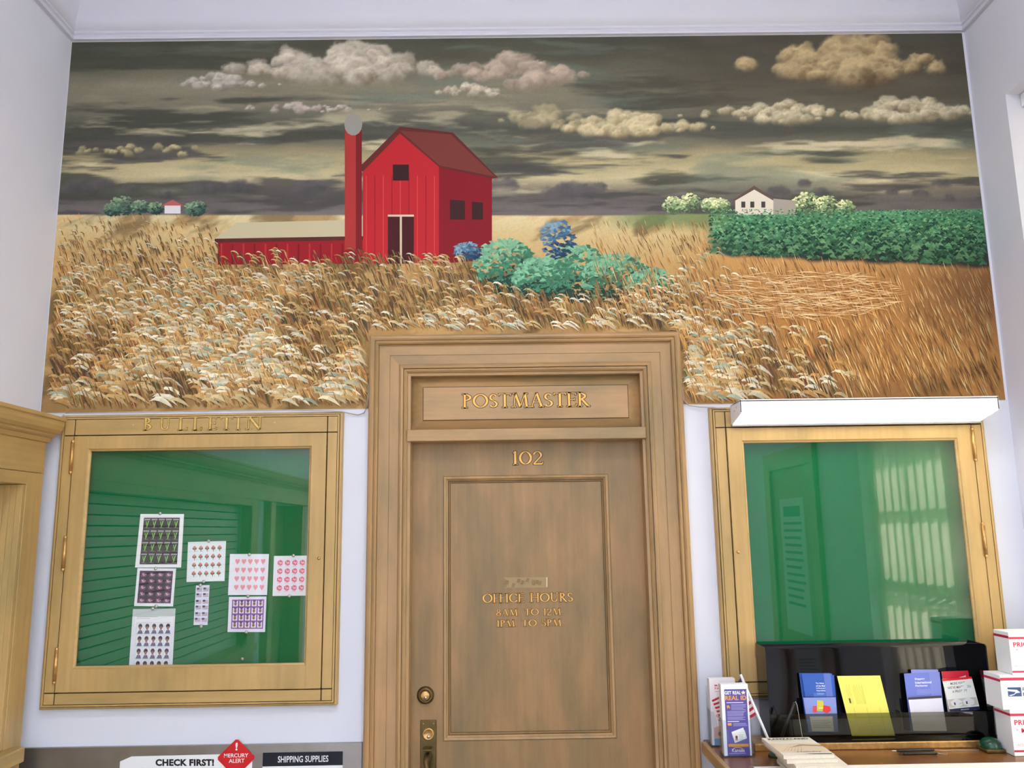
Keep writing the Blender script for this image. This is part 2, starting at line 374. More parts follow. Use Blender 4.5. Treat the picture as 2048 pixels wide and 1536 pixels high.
def wall_cells(mb, a0, a1, z0, z1, holes, t0, t1, axis):
    """slab with rectangular holes; a = x (axis 'y') or y (axis 'x')"""
    A = sorted({a0, a1, *[h[0] for h in holes], *[h[1] for h in holes]}); Z = sorted({z0, z1, *[h[2] for h in holes], *[h[3] for h in holes]})
    ins = lambda i, j: 0 <= i < len(A)-1 and 0 <= j < len(Z)-1 and not any(h[0]-1e-6 <= A[i] and A[i+1] <= h[1]+1e-6 and h[2]-1e-6 <= Z[j] and Z[j+1] <= h[3]+1e-6 for h in holes)
    P = (lambda a, t, z: (a, t, z)) if axis == 'y' else (lambda a, t, z: (t, a, z))
    for i in range(len(A)-1):
        for j in range(len(Z)-1):
            if not ins(i, j): continue
            p, q, r, s_ = A[i], A[i+1], Z[j], Z[j+1]
            for t in (t0, t1): mb.add([P(p, t, r), P(q, t, r), P(q, t, s_), P(p, t, s_)], [(0, 1, 2, 3)])
            if not ins(i-1, j): mb.add([P(p, t0, r), P(p, t1, r), P(p, t1, s_), P(p, t0, s_)], [(0, 1, 2, 3)])
            if not ins(i+1, j): mb.add([P(q, t0, r), P(q, t1, r), P(q, t1, s_), P(q, t0, s_)], [(0, 1, 2, 3)])
            if not ins(i, j-1): mb.add([P(p, t0, r), P(p, t1, r), P(q, t1, r), P(q, t0, r)], [(0, 1, 2, 3)])
            if not ins(i, j+1): mb.add([P(p, t0, s_), P(p, t1, s_), P(q, t1, s_), P(q, t0, s_)], [(0, 1, 2, 3)])
    return mb

XL, XR, ZC, YB = -1.725, 1.872, 4.02, -6.2
# ------------------------------------------------------------------ room shell
BUL = (-1.628, -.600, 1.132, 2.158); RCS = (.748, 1.757, 1.132, 2.155)
DX0, DX1, DZ = -.352, .500, 2.300          # clear opening inside the casing
tag(MB().box(XL-.3, XR+.3, YB-.2, .3, -.1, 0).build('floor', 'floor'), kind='structure')
tag(MB().box(XL-.3, XR+.3, YB-.2, .3, ZC, ZC+.1).build('ceiling', 'ceil'), kind='structure')
hb = [(DX0-.02, DX1+.02, 0, DZ+.02), (BUL[0]+.05, BUL[1]-.05, BUL[2]+.05, BUL[3]-.05), (RCS[0]+.05, RCS[1]-.05, RCS[2]+.05, RCS[3]-.05)]
tag(wall_cells(MB(), XL-.3, XR+.3, 0, ZC, hb, 0, .2, 'y').build('wall_back', 'wall'), kind='structure')
SV = (-2.45, -.167, 1.04, 1.935)
tag(wall_cells(MB(), YB-.2, .0, 0, ZC, [SV, (-3.95, -3.0, 0, 1.94)], XL, XL-.25, 'x').build('wall_left', 'wall'), kind='structure')
WN = (-1.42, -.205, .95, 3.288); WS = (-5.9, -3.65, .95, 3.288)
tag(wall_cells(MB(), YB-.2, .0, 0, ZC, [WN, WS], XR, XR+.25, 'x').build('wall_right', 'wall'), kind='structure')
WR = [(-1.4, -.3, .9, 3.3), (.4, 1.5, .9, 3.3)]
tag(wall_cells(MB(), XL-.3, XR+.3, 0, ZC, WR, YB, YB-.2, 'y').build('wall_rear', 'wall'), kind='structure')
# cove moulding round the room: bead lines then a concave cove up to the ceiling
cove = [(0, 3.676), (.016, 3.676), (.018, 3.684), (.012, 3.690), (.012, 3.696), (.020, 3.700), (.020, 3.708), (.026, 3.712)]
cove += [(.026+.30*(1-math.cos(math.radians(a))), 3.712+.30*math.sin(math.radians(a))) for a in range(0, 91, 9)]
mb = MB(); cor = [(XL, YB, 1, 1), (XR, YB, -1, 1), (XR, 0, -1, -1), (XL, 0, 1, -1)]
n = len(cove)
for i in range(4):
    a, b = cor[i], cor[(i+1) % 4]
    mb.add([(a[0]+a[2]*d, a[1]+a[3]*d, z) for d, z in cove]+[(b[0]+b[2]*d, b[1]+b[3]*d, z) for d, z in cove], [(k, k+1, n+k+1, n+k) for k in range(7)])
    mb.add([(a[0]+a[2]*d, a[1]+a[3]*d, z) for d, z in cove[7:]]+[(b[0]+b[2]*d, b[1]+b[3]*d, z) for d, z in cove[7:]], [(k, k+1, n-7+k+1, n-7+k) for k in range(n-8)], True)
tag(mb.build('trim_1', 'ceil'), kind='structure')
for nm, bx in (('baseboard_back', (-.51, XL, -.02, 0)), ('baseboard_right', (XR-.02, XR, YB, 0))):
    tag(MB().box(bx[0], bx[1], bx[2], bx[3], 0, .16).build(nm, 'wood_x'), kind='structure')

# ceiling lamps behind the camera
for i, (lx, ly) in enumerate(((.05, -2.3), (.05, -4.6))):
    t = empty('ceiling_light', (lx, ly, ZC-.1), label=['long white ceiling lamp over the lobby, nearer the painting', 'long white ceiling lamp over the lobby, nearer the rear windows'][i], cat='ceiling lamp', group='lobby ceiling lamps')
    MB().box(lx-.75, lx+.75, ly-.2, ly+.2, ZC-.06, ZC, .008).build('housing', 'white_metal', t)
    MB().box(lx-.72, lx+.72, ly-.17, ly+.17, ZC-.1, ZC-.06, .01).build('diffuser', 'ceil_lens', t)

# rear windows (behind the camera) and the side window with vertical blinds
def window(name, a0, a1, z0, z1, t, axis, bars_a, bars_z):
    r = empty(name, (0, 0, 0), kind='structure')
    P = (lambda mb, p, q, z, zz, e: mb.box(p, q, t-e, t+e, z, zz)) if axis == 'y' else (lambda mb, p, q, z, zz, e: mb.box(t-e, t+e, p, q, z, zz))
    mb = MB(); P(mb, a0, a0+.05, z0, z1, .03); P(mb, a1-.05, a1, z0, z1, .03); P(mb, a0, a1, z0, z0+.05, .03); P(mb, a0, a1, z1-.05, z1, .03)
    mb.build('window_frame', 'white_metal', r)
    for b in bars_a: P(MB(), b-.014, b+.014, z0+.05, z1-.05, .015).build('muntin', 'white_metal', r)
    for z in bars_z: P(MB(), a0+.05, a1-.05, z-.018, z+.018, .018).build('muntin', 'white_metal', r)
    A = [a0+.05]+sorted(bars_a)+[a1-.05]; Z = [z0+.05]+sorted(bars_z)+[z1-.05]
    for i in range(len(A)-1):
        for j in range(len(Z)-1): P(MB(), A[i], A[i+1], Z[j], Z[j+1], .002).build('pane', 'win_glass', r)
    return r
window('window_1', WN[0], WN[1], WN[2], WN[3], XR+.19, 'x', [-1.02, -.61], [1.13, 1.45, 1.52, 1.86, 2.3, 2.75])
window('window_4', *WS, XR+.19, 'x', [-5.34, -4.78, -4.22], [1.5, 2.1, 2.7])
window('window_2', *WR[0], YB-.15, 'y', [-.85], [1.5, 2.1, 2.7])
window('window_3', *WR[1], YB-.15, 'y', [.95], [1.5, 2.1, 2.7])
tag(MB().box(XR+.06, XR+.24, WN[0]-.0, WN[1], WN[2]-.03, WN[2]).build('trim_2', 'white_metal'), kind='structure')
tag(MB().box(XR+.25, XR+1.75, -3, 1.5, 3.32, 3.4).build('added_sun_canopy', 'white_metal'), kind='structure')   # unseen canopy added outside, sized to keep sun off the blind's upper part
tag(MB().box(-40, 40, -40, 40, -.4, -.1).build('ground', simple('pavement', (150, 146, 140), .8)), kind='structure')
bl = empty('vertical_blind', (XR+.075, (WN[0]+WN[1])/2, WN[2]), label='off white vertical blind hanging in the tall side window', cat='blind')
MB().box(XR+.05, XR+.10, WN[0]+.005, WN[1]-.005, 3.235, 3.285, .004).build('headrail', 'white_metal', bl)
nv = 14
for i in range(nv):
    yc = WN[0]+.045+i*(WN[1]-WN[0]-.09)/(nv-1); an = math.radians(33); hw = .0635
    dx, dy = hw*math.sin(an), hw*math.cos(an); xc = XR+.075
    v = MB(); k = 5
    for j in range(k+1):
        s_ = -1+2*j/k; bow = .004*(1-s_*s_)
        v.v += [(xc+dx*s_+bow, yc+dy*s_, 1.0), (xc+dx*s_+bow, yc+dy*s_, 3.235)]
    v.f = [(2*j, 2*j+2, 2*j+3, 2*j+1) for j in range(k)]; v.sm = [True]*k
    v.build('vane', 'vane', bl)

# ------------------------------------------------------------------ postmaster's door with casing
d1 = empty('door_1', (0.07, 0, 0), kind='structure')
OX0, OX1, OZ = -.506, .652, 2.443
casp = [(0, 0), (0, .030), (.006, .036), (.014, .038), (.020, .034), (.021, .030), (.030, .034), (.034, .030), (.036, .020), (.042, .017), (.0745, .017), (.0752, .0145), (.0768, .0145), (.0775, .017), (.110, .017), (.112, .024), (.119, .029), (.126, .027), (.1265, .020), (.134, .022), (.140, .016), (.142, .008), (.152, .006), (.152, -.09)]
for sd in 'LTR':
    # each side is a moulding of its own, mitred at the corners
    m_ = MB(); full = {'L': 'L', 'T': 'T', 'R': 'R'}[sd]
    for dsd in full:
        vs = []
        for dd, hh in casp:
            if dsd == 'L': vs += [(OX0+dd, -hh, 0), (OX0+dd, -hh, OZ-dd)]
            if dsd == 'R': vs += [(OX1-dd, -hh, 0), (OX1-dd, -hh, OZ-dd)]
            if dsd == 'T': vs += [(OX0+dd, -hh, OZ-dd), (OX1-dd, -hh, OZ-dd)]
        m_.add(vs, [(2*i, 2*i+1, 2*i+3, 2*i+2) for i in range(len(casp)-1)])
    m_.build('casing_moulding', 'wood_x' if sd == 'T' else 'wood_z', d1)
# thin dark lines laid along the quirks of the moulding
for d_, h_, w_ in ((.0198, .0312, .0014), (.0350, .0215, .0016), (.1098, .0176, .0014), (.1262, .0222, .0013)):
    MB().frame([(d_, h_), (d_+w_, h_)], OX0, OX1, 0, OZ, 'LTR').build('moulding_seam', 'dark_line', d1)
# transom: recessed raised panel
tx0, tx1, tz0, tz1 = OX0+.152, OX1-.152, 2.085, OZ-.152
tr = MB(); q = [(tx0, tz0), (tx1, tz0), (tx1, tz1), (tx0, tz1)]
e1, yo, yi = .046, .035, .010
inn = [(tx0+e1, tz0+e1-.004), (tx1-e1, tz0+e1-.004), (tx1-e1, tz1-e1+.004), (tx0+e1, tz1-e1+.004)]
tr.add([(x, yo, z) for x, z in q]+[(x, yi, z) for x, z in inn]+[(x, yi-.003, z) for x, z in inn], [(0, 1, 5, 4), (1, 2, 6, 5), (2, 3, 7, 6), (3, 0, 4, 7), (4, 5, 9, 8), (5, 6, 10, 9), (6, 7, 11, 10), (7, 4, 8, 11), (8, 9, 10, 11)])
tr = tr.build('transom_panel', 'wood_x', d1)
MB().frame([(0, .0), (0, .0012), (.0022, .0012), (.0022, 0)], tx0+e1-.0022, tx1-e1+.0022, tz0+e1-.0062, tz1-e1+.0062, 'LTRB', yi).build('panel_groove', 'dark_line', tr)
a = W(924, 817, .007); b = W(1180, 813, .007)
lettering('POSTMASTER', a[0], b[0], a[2]+.001, W(926, 788, .007)[2], .0065, tr)
MB().box(tx0-.012, tx1+.012, -.022, .09, 2.045, 2.088, .003).build('transom_bar', 'wood_x', d1)
YD = .06
dl = MB(); px0, px1 = W(887, 1200, YD)[0], W(1224, 1200, YD)[0]; pz1, pz0 = W(1040, 951, YD)[2], W(1060, 1479, YD)[2]
lo = .30
dl.box(tx0, px0, YD, YD+.045, .01, 2.05); dl.box(px1, tx1, YD, YD+.045, .01, 2.05)
dl.box(px0, px1, YD, YD+.045, pz1, 2.05); dl.box(px0, px1, YD, YD+.045, .01, .22); dl.box(px0, px1, YD, YD+.045, pz0-.16, pz0)
leaf = dl.build('door_leaf', 'door', d1)
pm = [(0, .002), (.003, .004), (.009, .003), (.012, -.002), (.017, -.006), (.018, -.012), (.022, -.010), (.024, -.014)]
MB().frame(pm, px0, px1, pz0, pz1, 'LTRB', YD).build('panel_moulding', 'wood_z', leaf)
MB().box(px0+.02, px1-.02, YD+.013, YD+.03, pz0+.02, pz1-.02).build('panel', 'door', leaf)
for d_, h_, w_ in ((-.0012, .0004, .0016), (.0172, -.0045, .0016), (.0236, -.0128, .0018)): MB().frame([(d_, h_), (d_+w_, h_)], px0, px1, pz0, pz1, 'LTRB', YD).build('moulding_seam', 'dark_line', leaf)
MB().frame(pm, px0, px1, .22, pz0-.16, 'LTRB', YD).build('panel_moulding', 'wood_z', leaf)
MB().box(px0+.02, px1-.02, YD+.013, YD+.03, .24, pz0-.18).build('panel', 'door', leaf)
def door_text(s, l, r, base, top, y):
    a = W(l, base, y); b = W(r, base, y); lettering(s, a[0], b[0], a[2], W((l+r)/2, top, y)[2], y-.0005, leaf)
door_text('102', 1024, 1087, 930, 902, YD-.0005)
yp = YD+.012
door_text('OFFICE HOURS', 965, 1147, 1206, 1186, yp); door_text('8AM. TO 12M.', 992, 1127, 1232, 1217, yp); door_text('1PM. TO 5PM.', 993, 1128, 1254, 1239, yp)
# worn remnant of an old label above the hours
tp = PB(quadfn(W(998, 1154, yp), W(1118, 1153, yp), W(1118, 1176, yp), W(998, 1177, yp), .0001))
tp.rect(.08, .05, .80, .95, (162, 138, 98))
for i in range(16):
    u = random.uniform(0, .95); v = random.uniform(.05, .6); tp.poly([(u, v), (u+.05, v-.03), (u+.07, v+.3), (u+.02, v+.38)], random.choice([(136, 110, 72), (142, 116, 78), (154, 132, 94)]))
tp.rect(.79, .1, .805, .95, (226, 214, 170)); tp.build('peeled_label', leaf)['label'] = 'torn remains of a peeled label'
# deadbolt and handle set
c = W(851, 1390, YD)
lk = MB().lathe(c, [(.030, 0), (.031, -.004), (.027, -.012), (.019, -.016), (.018, -.012), (0, -.012)], (0, 1, 0), 24).build('deadbolt', 'brass_dark', leaf)
MB().lathe((c[0], c[1]-.012, c[2]), [(.0165, .002), (.0165, -.006), (.014, -.008), (0, -.008)], (0, 1, 0), 20).build('lock_cylinder', 'brass', leaf)
MB().lathe((c[0], c[1]-.0195, c[2]-.006), [(.006, .002), (.006, -.002), (0, -.002)], (0, 1, 0), 14).build('keyway', 'silver', leaf)
MB().box(c[0]-.0011, c[0]+.0011, c[1]-.0222, c[1]-.021, c[2]-.011, c[2]-.002).build('key_slot', 'black', leaf)
pl0, pl1 = W(841, 1440, YD), W(873, 1440, YD)
MB().box(pl0[0], pl1[0], YD-.006, YD, pl0[2]-.42, pl0[2], .002).build('handle_plate', 'brass_dark', leaf)
xc = (pl0[0]+pl1[0])/2; c = W(856, 1468, YD-.006)
MB().lathe((xc, YD-.006, c[2]), [(.021, 0), (.021, -.003), (.017, -.005), (.015, -.003), (0, -.003)], (0, 1, 0), 22).build('lock_cylinder', 'brass', leaf)
MB().lathe((xc+.001, YD-.009, c[2]-.009), [(.006, 0), (.006, -.002), (0, -.002)], (0, 1, 0), 14).build('keyway', 'silver', leaf)
for dz in (.012, ): 
    for dx in (-.018, .018): MB().lathe((xc+dx, YD-.006, pl0[2]-dz), [(.003, 0), (.003, -.001), (0, -.0015)], (0, 1, 0), 10).build('screw', 'brass', leaf)
gz = W(857, 1512, YD)[2]
MB().tube([(xc, YD-.006, gz), (xc, YD-.03, gz+.006), (xc, YD-.055, gz-.006), (xc, YD-.066, gz-.04), (xc, YD-.066, gz-.16), (xc, YD-.05, gz-.21), (xc, YD-.006, gz-.22)], [.014, .013, .013, .012, .012, .012, .013], 12).build('grip_handle', 'brass_dark', leaf)
MB().box(xc-.016, xc+.016, YD-.05, YD-.006, gz+.028, gz+.033, .002).build('thumb_latch', 'brass_dark', leaf)

# ------------------------------------------------------------------ glazed display cases
def display_case(x0, x1, z0, z1, hinge, label, title):
    fy = .034                                           # face of the frame stands this far off the wall
    r = empty('display_case', ((x0+x1)/2, 0, z0), label=label, cat='display case')
    top = .076; side = .054; bot = .056
    # outer moulding lip
    MB().frame([(0, 0), (0, .022), (.003, .026), (.008, .028), (.009, .024), (.011, fy), (.016, fy), (.016, 0)], x0, x1, z0, z1, 'LTRB').build('outer_moulding', 'case_z', r)
    MB().frame([(.0086, .0292), (.0100, .0292)], x0, x1, z0, z1, 'LTRB').build('moulding_seam', 'dark_line', r)
    ix0, ix1, iz0, iz1 = x0+.016, x1-.016, z0+.016, z1-.016
    lx0, lx1, lz0, lz1 = x0+side, x1-side, z0+bot, z1-top
    g = .0019
    parts = [('corner_block', ix0, lx0, iz0, lz0, 'case_z'), ('corner_block', lx1, ix1, iz0, lz0, 'case_z'), ('corner_block', ix0, lx0, lz1, iz1, 'case_z'), ('corner_block', lx1, ix1, lz1, iz1, 'case_z'),
             ('stile', ix0, lx0, lz0, lz1, 'case_z'), ('stile', lx1, ix1, lz0, lz1, 'case_z'), ('bottom_rail', lx0, lx1, iz0, lz0, 'case_x')]
    for nm, a, b, c, d, mt in parts:
        p = MB().box(a+g, b-g, -fy+.001, .0, c+g, d-g, .0012); p.build(nm, mt, r)
    MB().box(ix0+.002, ix1-.002, -fy+.005, .0, iz0+.002, lz0-.002).build('groove_backing', 'dark_line', r)
    hd = MB().box(lx0+g, lx1-g, -fy+.001, .0, lz1+g, iz1-g, .0012).build('header_rail', 'case_x', r)
    for a, b in ((ix0+.002, lx0-.0005), (lx1+.0005, ix1-.002)): MB().box(a, b, -fy+.005, 0, lz0, iz1-.002).build('groove_backing', 'dark_line', r)
    if title: title(hd, -fy+.001)
    # recessed backing
    MB().box(x0+.05, x1-.05, .010, .05, z0+.05, z1-.05).build('felt_backing', 'felt', r)
    for a, b in ((x0+.05, x0+.054), (x1-.054, x1-.05)): MB().box(a, b, -.001, .012, z0+.05, z1-.05).build('case_side', 'felt', r)
    MB().box(x0+.05, x1-.05, -.001, .012, z1-.056, z1-.052).build('case_side', 'felt', r)
    # glazed leaf
    sw = .056; bw = .080; tw = .050; ly = -fy-.002; e = .002
    lf = MB()
    lf.box(lx0+e, lx0+sw, ly, ly+.022, lz0+e, lz1-e, .0015); lf.box(lx1-sw, lx1-e, ly, ly+.022, lz0+e, lz1-e, .0015)
    lf.box(lx0+sw-.001, lx1-sw+.001, ly, ly+.022, lz1-tw, lz1-e, .0015); lf.box(lx0+sw-.001, lx1-sw+.001, ly, ly+.022, lz0+e, lz0+bw, .0015)
    leaf_ = lf.build('glazed_leaf', 'case_z', r)
    MB().frame([(0, 0), (.002, -.003), (.007, -.006), (.008, -.012)], lx0+sw, lx1-sw, lz0+bw, lz1-tw, 'LTRB', ly).build('glazing_bead', 'case_x', leaf_)
    MB().box(lx0+sw, lx1-sw, ly+.010, ly+.013, lz0+bw, lz1-tw).build('pane', 'glass', leaf_)
    hx = lx0 if hinge == 'L' else lx1
    for hz in (z0+.872, z0+.53, z0+.148):
        h = MB().tube([(hx, ly-.004, hz-.052), (hx, ly-.004, hz+.052)], .0062, 12)
        ho = h.build('hinge', 'brass', leaf_); ho['label'] = 'brass butt hinge with ball tips'
        for s_ in (-1, 1): pass
    tip = MB()
    for hz in (z0+.872, z0+.53, z0+.148):
        for s_ in (-1, 1): MB().lathe((hx, ly-.004, hz+s_*.052), [(.0055, 0), (.0062, .004*s_), (.005, .009*s_), (0, .011*s_)], (0, 0, 1), 10).build('hinge_tip', 'brass', leaf_)
    kx = lx1-.018 if hinge == 'L' else lx0+.018
    MB().lathe((kx, ly, z0+.50), [(.006, 0), (.006, -.003), (.004, -.005), (0, -.005)], (0, 1, 0), 14).build('lock', 'brass', leaf_)
    return r
def bul_title(hd, y):
    for (s, l, r_, bs, tp_) in (('B', 286, 305, 861, 835), ('U', 318, 341, 861, 835), ('L', 355, 375, 861, 835), ('L', 384, 404, 861, 834), ('E', 415, 434, 860, 834), ('T', 440, 465, 860, 834), ('I', 471, 481, 860, 834), ('N', 491, 526, 859, 833)):
        a = W(l, bs, y); b = W(r_, bs, y); lt = roman(MB(), s, a[0], b[0], a[2], W(l, tp_, y)[2], y+.0002, 0, .0010).build('letter', 'gold_dim', hd); lt['label'] = 'gold letter '+s; roman(MB(), s, a[0], b[0], a[2], W(l, tp_, y)[2], y+.0002, .035, .0004).build('letter_outline', 'letter_edge', hd)
    for pxx, py in ((266, 850), (549, 846)):
        a = W(pxx, py, y); MB().lathe(a, [(.004, 0), (.003, -.001), (0, -.0014)], (0, 1, 0), 8).build('dot', 'gold_dim', hd)
display_case(*BUL, 'L', 'golden wooden bulletin case with green felt and stamp sheets, left of the door', bul_title)
display_case(*RCS, 'R', 'golden wooden display case with bare green felt under the strip lamp', None)

# stamp sheets pinned on the felt
YS = .0088
def sheet(name, TL, TR, BR, BL, bg, label, draw):
    c = [W(*p, YS) for p in (TL, TR, BR, BL)]
    base = W((BL[0]+BR[0])/2, (BL[1]+BR[1])/2, YS)
    r = empty(name, base, label=label, cat='stamp sheet', group='stamp sheets in the bulletin case')
    slab(MB(), *c, .0008).build('paper', simple('paper_'+str(len(bpy.data.materials)), bg, .6, var=.01), r)
    p = PB(quadfn(*c, eps=.00004)); draw(p); p.build('printed_stamps', r, 'print')
    return r
def cells(nu, nv, u0, v0, u1, v1):
    for j in range(nv):
        for i in range(nu):
            yield u0+(u1-u0)*i/nu, v0+(v1-v0)*j/nv, (u1-u0)/nu, (v1-v0)/nv
def d_sprout(p):
    p.rect(.09, .06, .91, .93, (42, 40, 46)); l = p.l
    for u, v, a, b in cells(5, 4, .09, .06, .91, .93):
        p.rect(u+a*.1, v+b*.80, u+a*.9, v+b*.90, (170, 172, 178), l+1)
        for k in range(3): p.rect(u+a*(.15+.26*k), v+b*.72, u+a*(.27+.26*k), v+b*.82, (120, 122, 128), l+1)
        p.poly([(u+a*.3, v+b*.70), (u+a*.42, v+b*.66), (u+a*.5, v+b*.3), (u+a*.38, v+b*.4)], (120, 200, 70), l+2)
        p.poly([(u+a*.75, v+b*.72), (u+a*.62, v+b*.7), (u+a*.44, v+b*.12), (u+a*.55, v+b*.2)], (150, 220, 90), l+3)
        p.poly([(u+a*.1, v+b*.12), (u+a*.9, v+b*.05), (u+a*.92, v+b*.12), (u+a*.4, v+b*.22)], (92, 88, 88), l+1)
def d_rose(p):
    l = p.l+1
    for u, v, a, b in cells(5, 4, .1, .08, .92, .92):
        p.poly([(u+a*.5, v+b*.15), (u+a*.56, v+b*.15), (u+a*.58, v+b*.55), (u+a*.45, v+b*.55)], (70, 92, 70), l)
        for k in (-1, 1): p.poly([(u+a*.5, v+b*.35), (u+a*(.5+.34*k), v+b*.5), (u+a*(.5+.3*k), v+b*.72), (u+a*(.5+.1*k), v+b*.55)], (86, 104, 84), l+1)
        p.ell(u+a*.5, v+b*.68, a*.22, b*.2, (196, 98, 84), 9, l+2); p.ell(u+a*.52, v+b*.72, a*.1, b*.1, (236, 150, 128), 7, l+3)
        p.rect(u+a*.78, v+b*.18, u+a*.82, v+b*.34, (190, 186, 190), l)
def d_heart(p):
    l = p.l+1
    for u, v, a, b in cells(5, 4, .12, .08, .94, .92):
        pts = []
        for k in range(18):
            t = 2*math.pi*k/18; pts.append((u+a*.5+a*.36*(math.sin(t)**3), v+b*.52+b*.024*(13*math.cos(t)-5*math.cos(2*t)-2*math.cos(3*t)-math.cos(4*t))))
        p.poly(pts, (240, 158, 172), l)
def d_pink(p):
    l = p.l+1
    for u, v, a, b in cells(5, 4, .07, .08, .99, .92):
        for k in range(9):
            t = 2*math.pi*k/9; p.ell(u+a*(.5+.28*math.cos(t)), v+b*(.55+.26*math.sin(t)), a*.11, b*.1, (236, 96, 132) if k % 3 else (246, 150, 170), 7, l)
        for k in range(5):
            t = 2*math.pi*k/5+.3; p.ell(u+a*(.5+.12*math.cos(t)), v+b*(.55+.12*math.sin(t)), a*.08, b*.075, (214, 50, 100) if k % 2 else (255, 190, 190), 6, l+1)
        p.rect(u+a*.2, v+b*.1, u+a*.75, v+b*.14, (240, 170, 180), l)
def d_lotus(p):
    p.rect(.07, .08, .93, .93, (52, 36, 58)); l = p.l
    for u, v, a, b in cells(4, 5, .07, .08, .93, .93):
        for k in range(-3, 4):
            t = math.radians(90+k*26); p.poly([(u+a*.5, v+b*.2), (u+a*(.5+.26*math.cos(t)-.07), v+b*(.2+.32*math.sin(t))), (u+a*(.5+.46*math.cos(t)), v+b*(.2+.58*math.sin(t))), (u+a*(.5+.26*math.cos(t)+.07), v+b*(.2+.32*math.sin(t)))], [(196, 140, 190), (222, 180, 214), (150, 96, 150)][k % 3], l+1+abs(k))
        p.ell(u+a*.5, v+b*.3, a*.1, b*.08, (226, 190, 120), 7, l+6)
        p.rect(u+a*.2, v+b*.1, u+a*.8, v+b*.16, (150, 110, 140), l+1)
def d_head(p):
    p.rect(.0, .88, 1, 1, (196, 206, 206)); p.rect(.06, .72, .96, .87, (244, 245, 248)); p.rect(.1, .87, .6, .876, (150, 156, 156))
    p.rect(.1, .845, .42, .85, (160, 164, 168)); p.rect(.10, .02, .92, .79, (226, 230, 238)); l = p.l
    for u, v, a, b in cells(5, 4, .12, .0, .93, .78):
        p.rect(u+a*.08, v+b*.1, u+a*.92, v+b*.94, (240, 240, 246), l+1)
        p.poly([(u+a*.12, v+b*.12), (u+a*.88, v+b*.12), (u+a*.8, v+b*.34), (u+a*.55, v+b*.44), (u+a*.3, v+b*.38)], (96, 100, 140), l+2)
        p.ell(u+a*.5, v+b*.72, a*.3, b*.2, (44, 36, 46), 10, l+3); p.ell(u+a*.5, v+b*.60, a*.19, b*.18, (150, 112, 104), 10, l+4)
        p.ell(u+a*.5, v+b*.78, a*.24, b*.10, (48, 38, 48), 9, l+5); p.poly([(u+a*.42, v+b*.46), (u+a*.6, v+b*.46), (u+a*.56, v+b*.3), (u+a*.46, v+b*.3)], (190, 140, 132), l+4)
        p.rect(u+a*.1, v+b*.09, u+a*.9, v+b*.14, (150, 152, 170), l+5)
def d_flag(p):
    l = p.l+1
    for j in range(6):
        v = .965-.155*j-(.012 if j % 2 == 0 else 0)-.11
        for i in range(2):
            u = .07+.49*i; p.rect(u, v, u+.40, v+.098, (206, 204, 222), l)
            for k in range(4): p.rect(u, v+.098*(2*k)/8, u+.40, v+.098*(2*k+1)/8, (186, 150, 168), l+1)
            p.rect(u, v+.05, u+.19, v+.098, (52, 52, 88), l+2)
    for v in (.66, .36): p.rect(0, v, 1, v+.003, (190, 190, 205), l)
def d_medal(p):
    p.rect(.09, .09, .94, .92, (116, 72, 160)); l = p.l
    for u, v, a, b in cells(5, 4, .10, .10, .93, .91):
        p.rect(u+a*.1, v+b*.1, u+a*.9, v+b*.92, (238, 224, 236), l+1)
        p.poly([(u+a*.22, v+b*.92), (u+a*.78, v+b*.92), (u+a*.58, v+b*.62), (u+a*.42, v+b*.62)], (110, 62, 150), l+2)
        p.poly([(u+a*.5, v+b*.14), (u+a*.74, v+b*.4), (u+a*.68, v+b*.64), (u+a*.5, v+b*.68), (u+a*.32, v+b*.64), (u+a*.26, v+b*.4)], (166, 136, 96), l+3)
        p.ell(u+a*.5, v+b*.44, a*.12, b*.13, (96, 76, 84), 7, l+4)
sheet('stamp_sheet', (281, 1028), (368, 1028), (362, 1135), (270, 1135), (245, 246, 250), 'stamp sheet of green shoots on black, topmost of its column', d_sprout)
sheet('stamp_sheet', (275, 1136), (352, 1137), (346, 1213), (268, 1212), (240, 240, 248), 'stamp sheet of lilac lotus blooms on dark purple', d_lotus)
sheet('stamp_sheet', (266, 1218), (351, 1217), (344, 1345), (257, 1345), (232, 236, 244), 'long sheet of head-and-shoulders portrait stamps with grey header', d_head)
sheet('stamp_sheet', (376, 1084), (452, 1082), (449, 1162), (373, 1164), (234, 242, 244), 'white stamp sheet of small red roses with green leaves', d_rose)
sheet('stamp_sheet', (460, 1108), (538, 1108), (534, 1190), (456, 1190), (240, 240, 248), 'white stamp sheet printed with pink hearts', d_heart)
sheet('stamp_sheet', (548, 1112), (628, 1111), (625, 1191), (545, 1192), (240, 240, 248), 'white stamp sheet of round crimson flower clusters cut off by the frame', d_pink)
sheet('stamp_sheet', (392, 1171), (419, 1170), (415, 1250), (387, 1250), (228, 228, 246), 'narrow strip of twelve small flag stamps', d_flag)
sheet('stamp_sheet', (458, 1194), (533, 1193), (530, 1264), (455, 1264), (236, 230, 246), 'stamp sheet of gold medals on a purple grid', d_medal)
pins = [(322, 1027, 'at the top of the green shoots sheet'), (313, 1137, 'between the green shoots and lotus sheets'), (314, 1212, 'under the lotus sheet'), (307, 1217, 'at the top of the portrait sheet'),
        (419, 1082, 'at the top of the rose sheet'), (409, 1163, 'under the rose sheet'), (402, 1170, 'at the top of the flag strip'), (404, 1252, 'at the foot of the flag strip'),
        (500, 1109, 'at the top of the pink hearts sheet'), (497, 1192, 'between the hearts and medal sheets'), (494, 1264, 'at the foot of the medal sheet'), (588, 1111, 'at the top of the crimson flowers sheet'),
        (580, 1192, 'under the crimson flowers sheet'), (486, 1317, 'alone on bare felt near the foot of the case')]
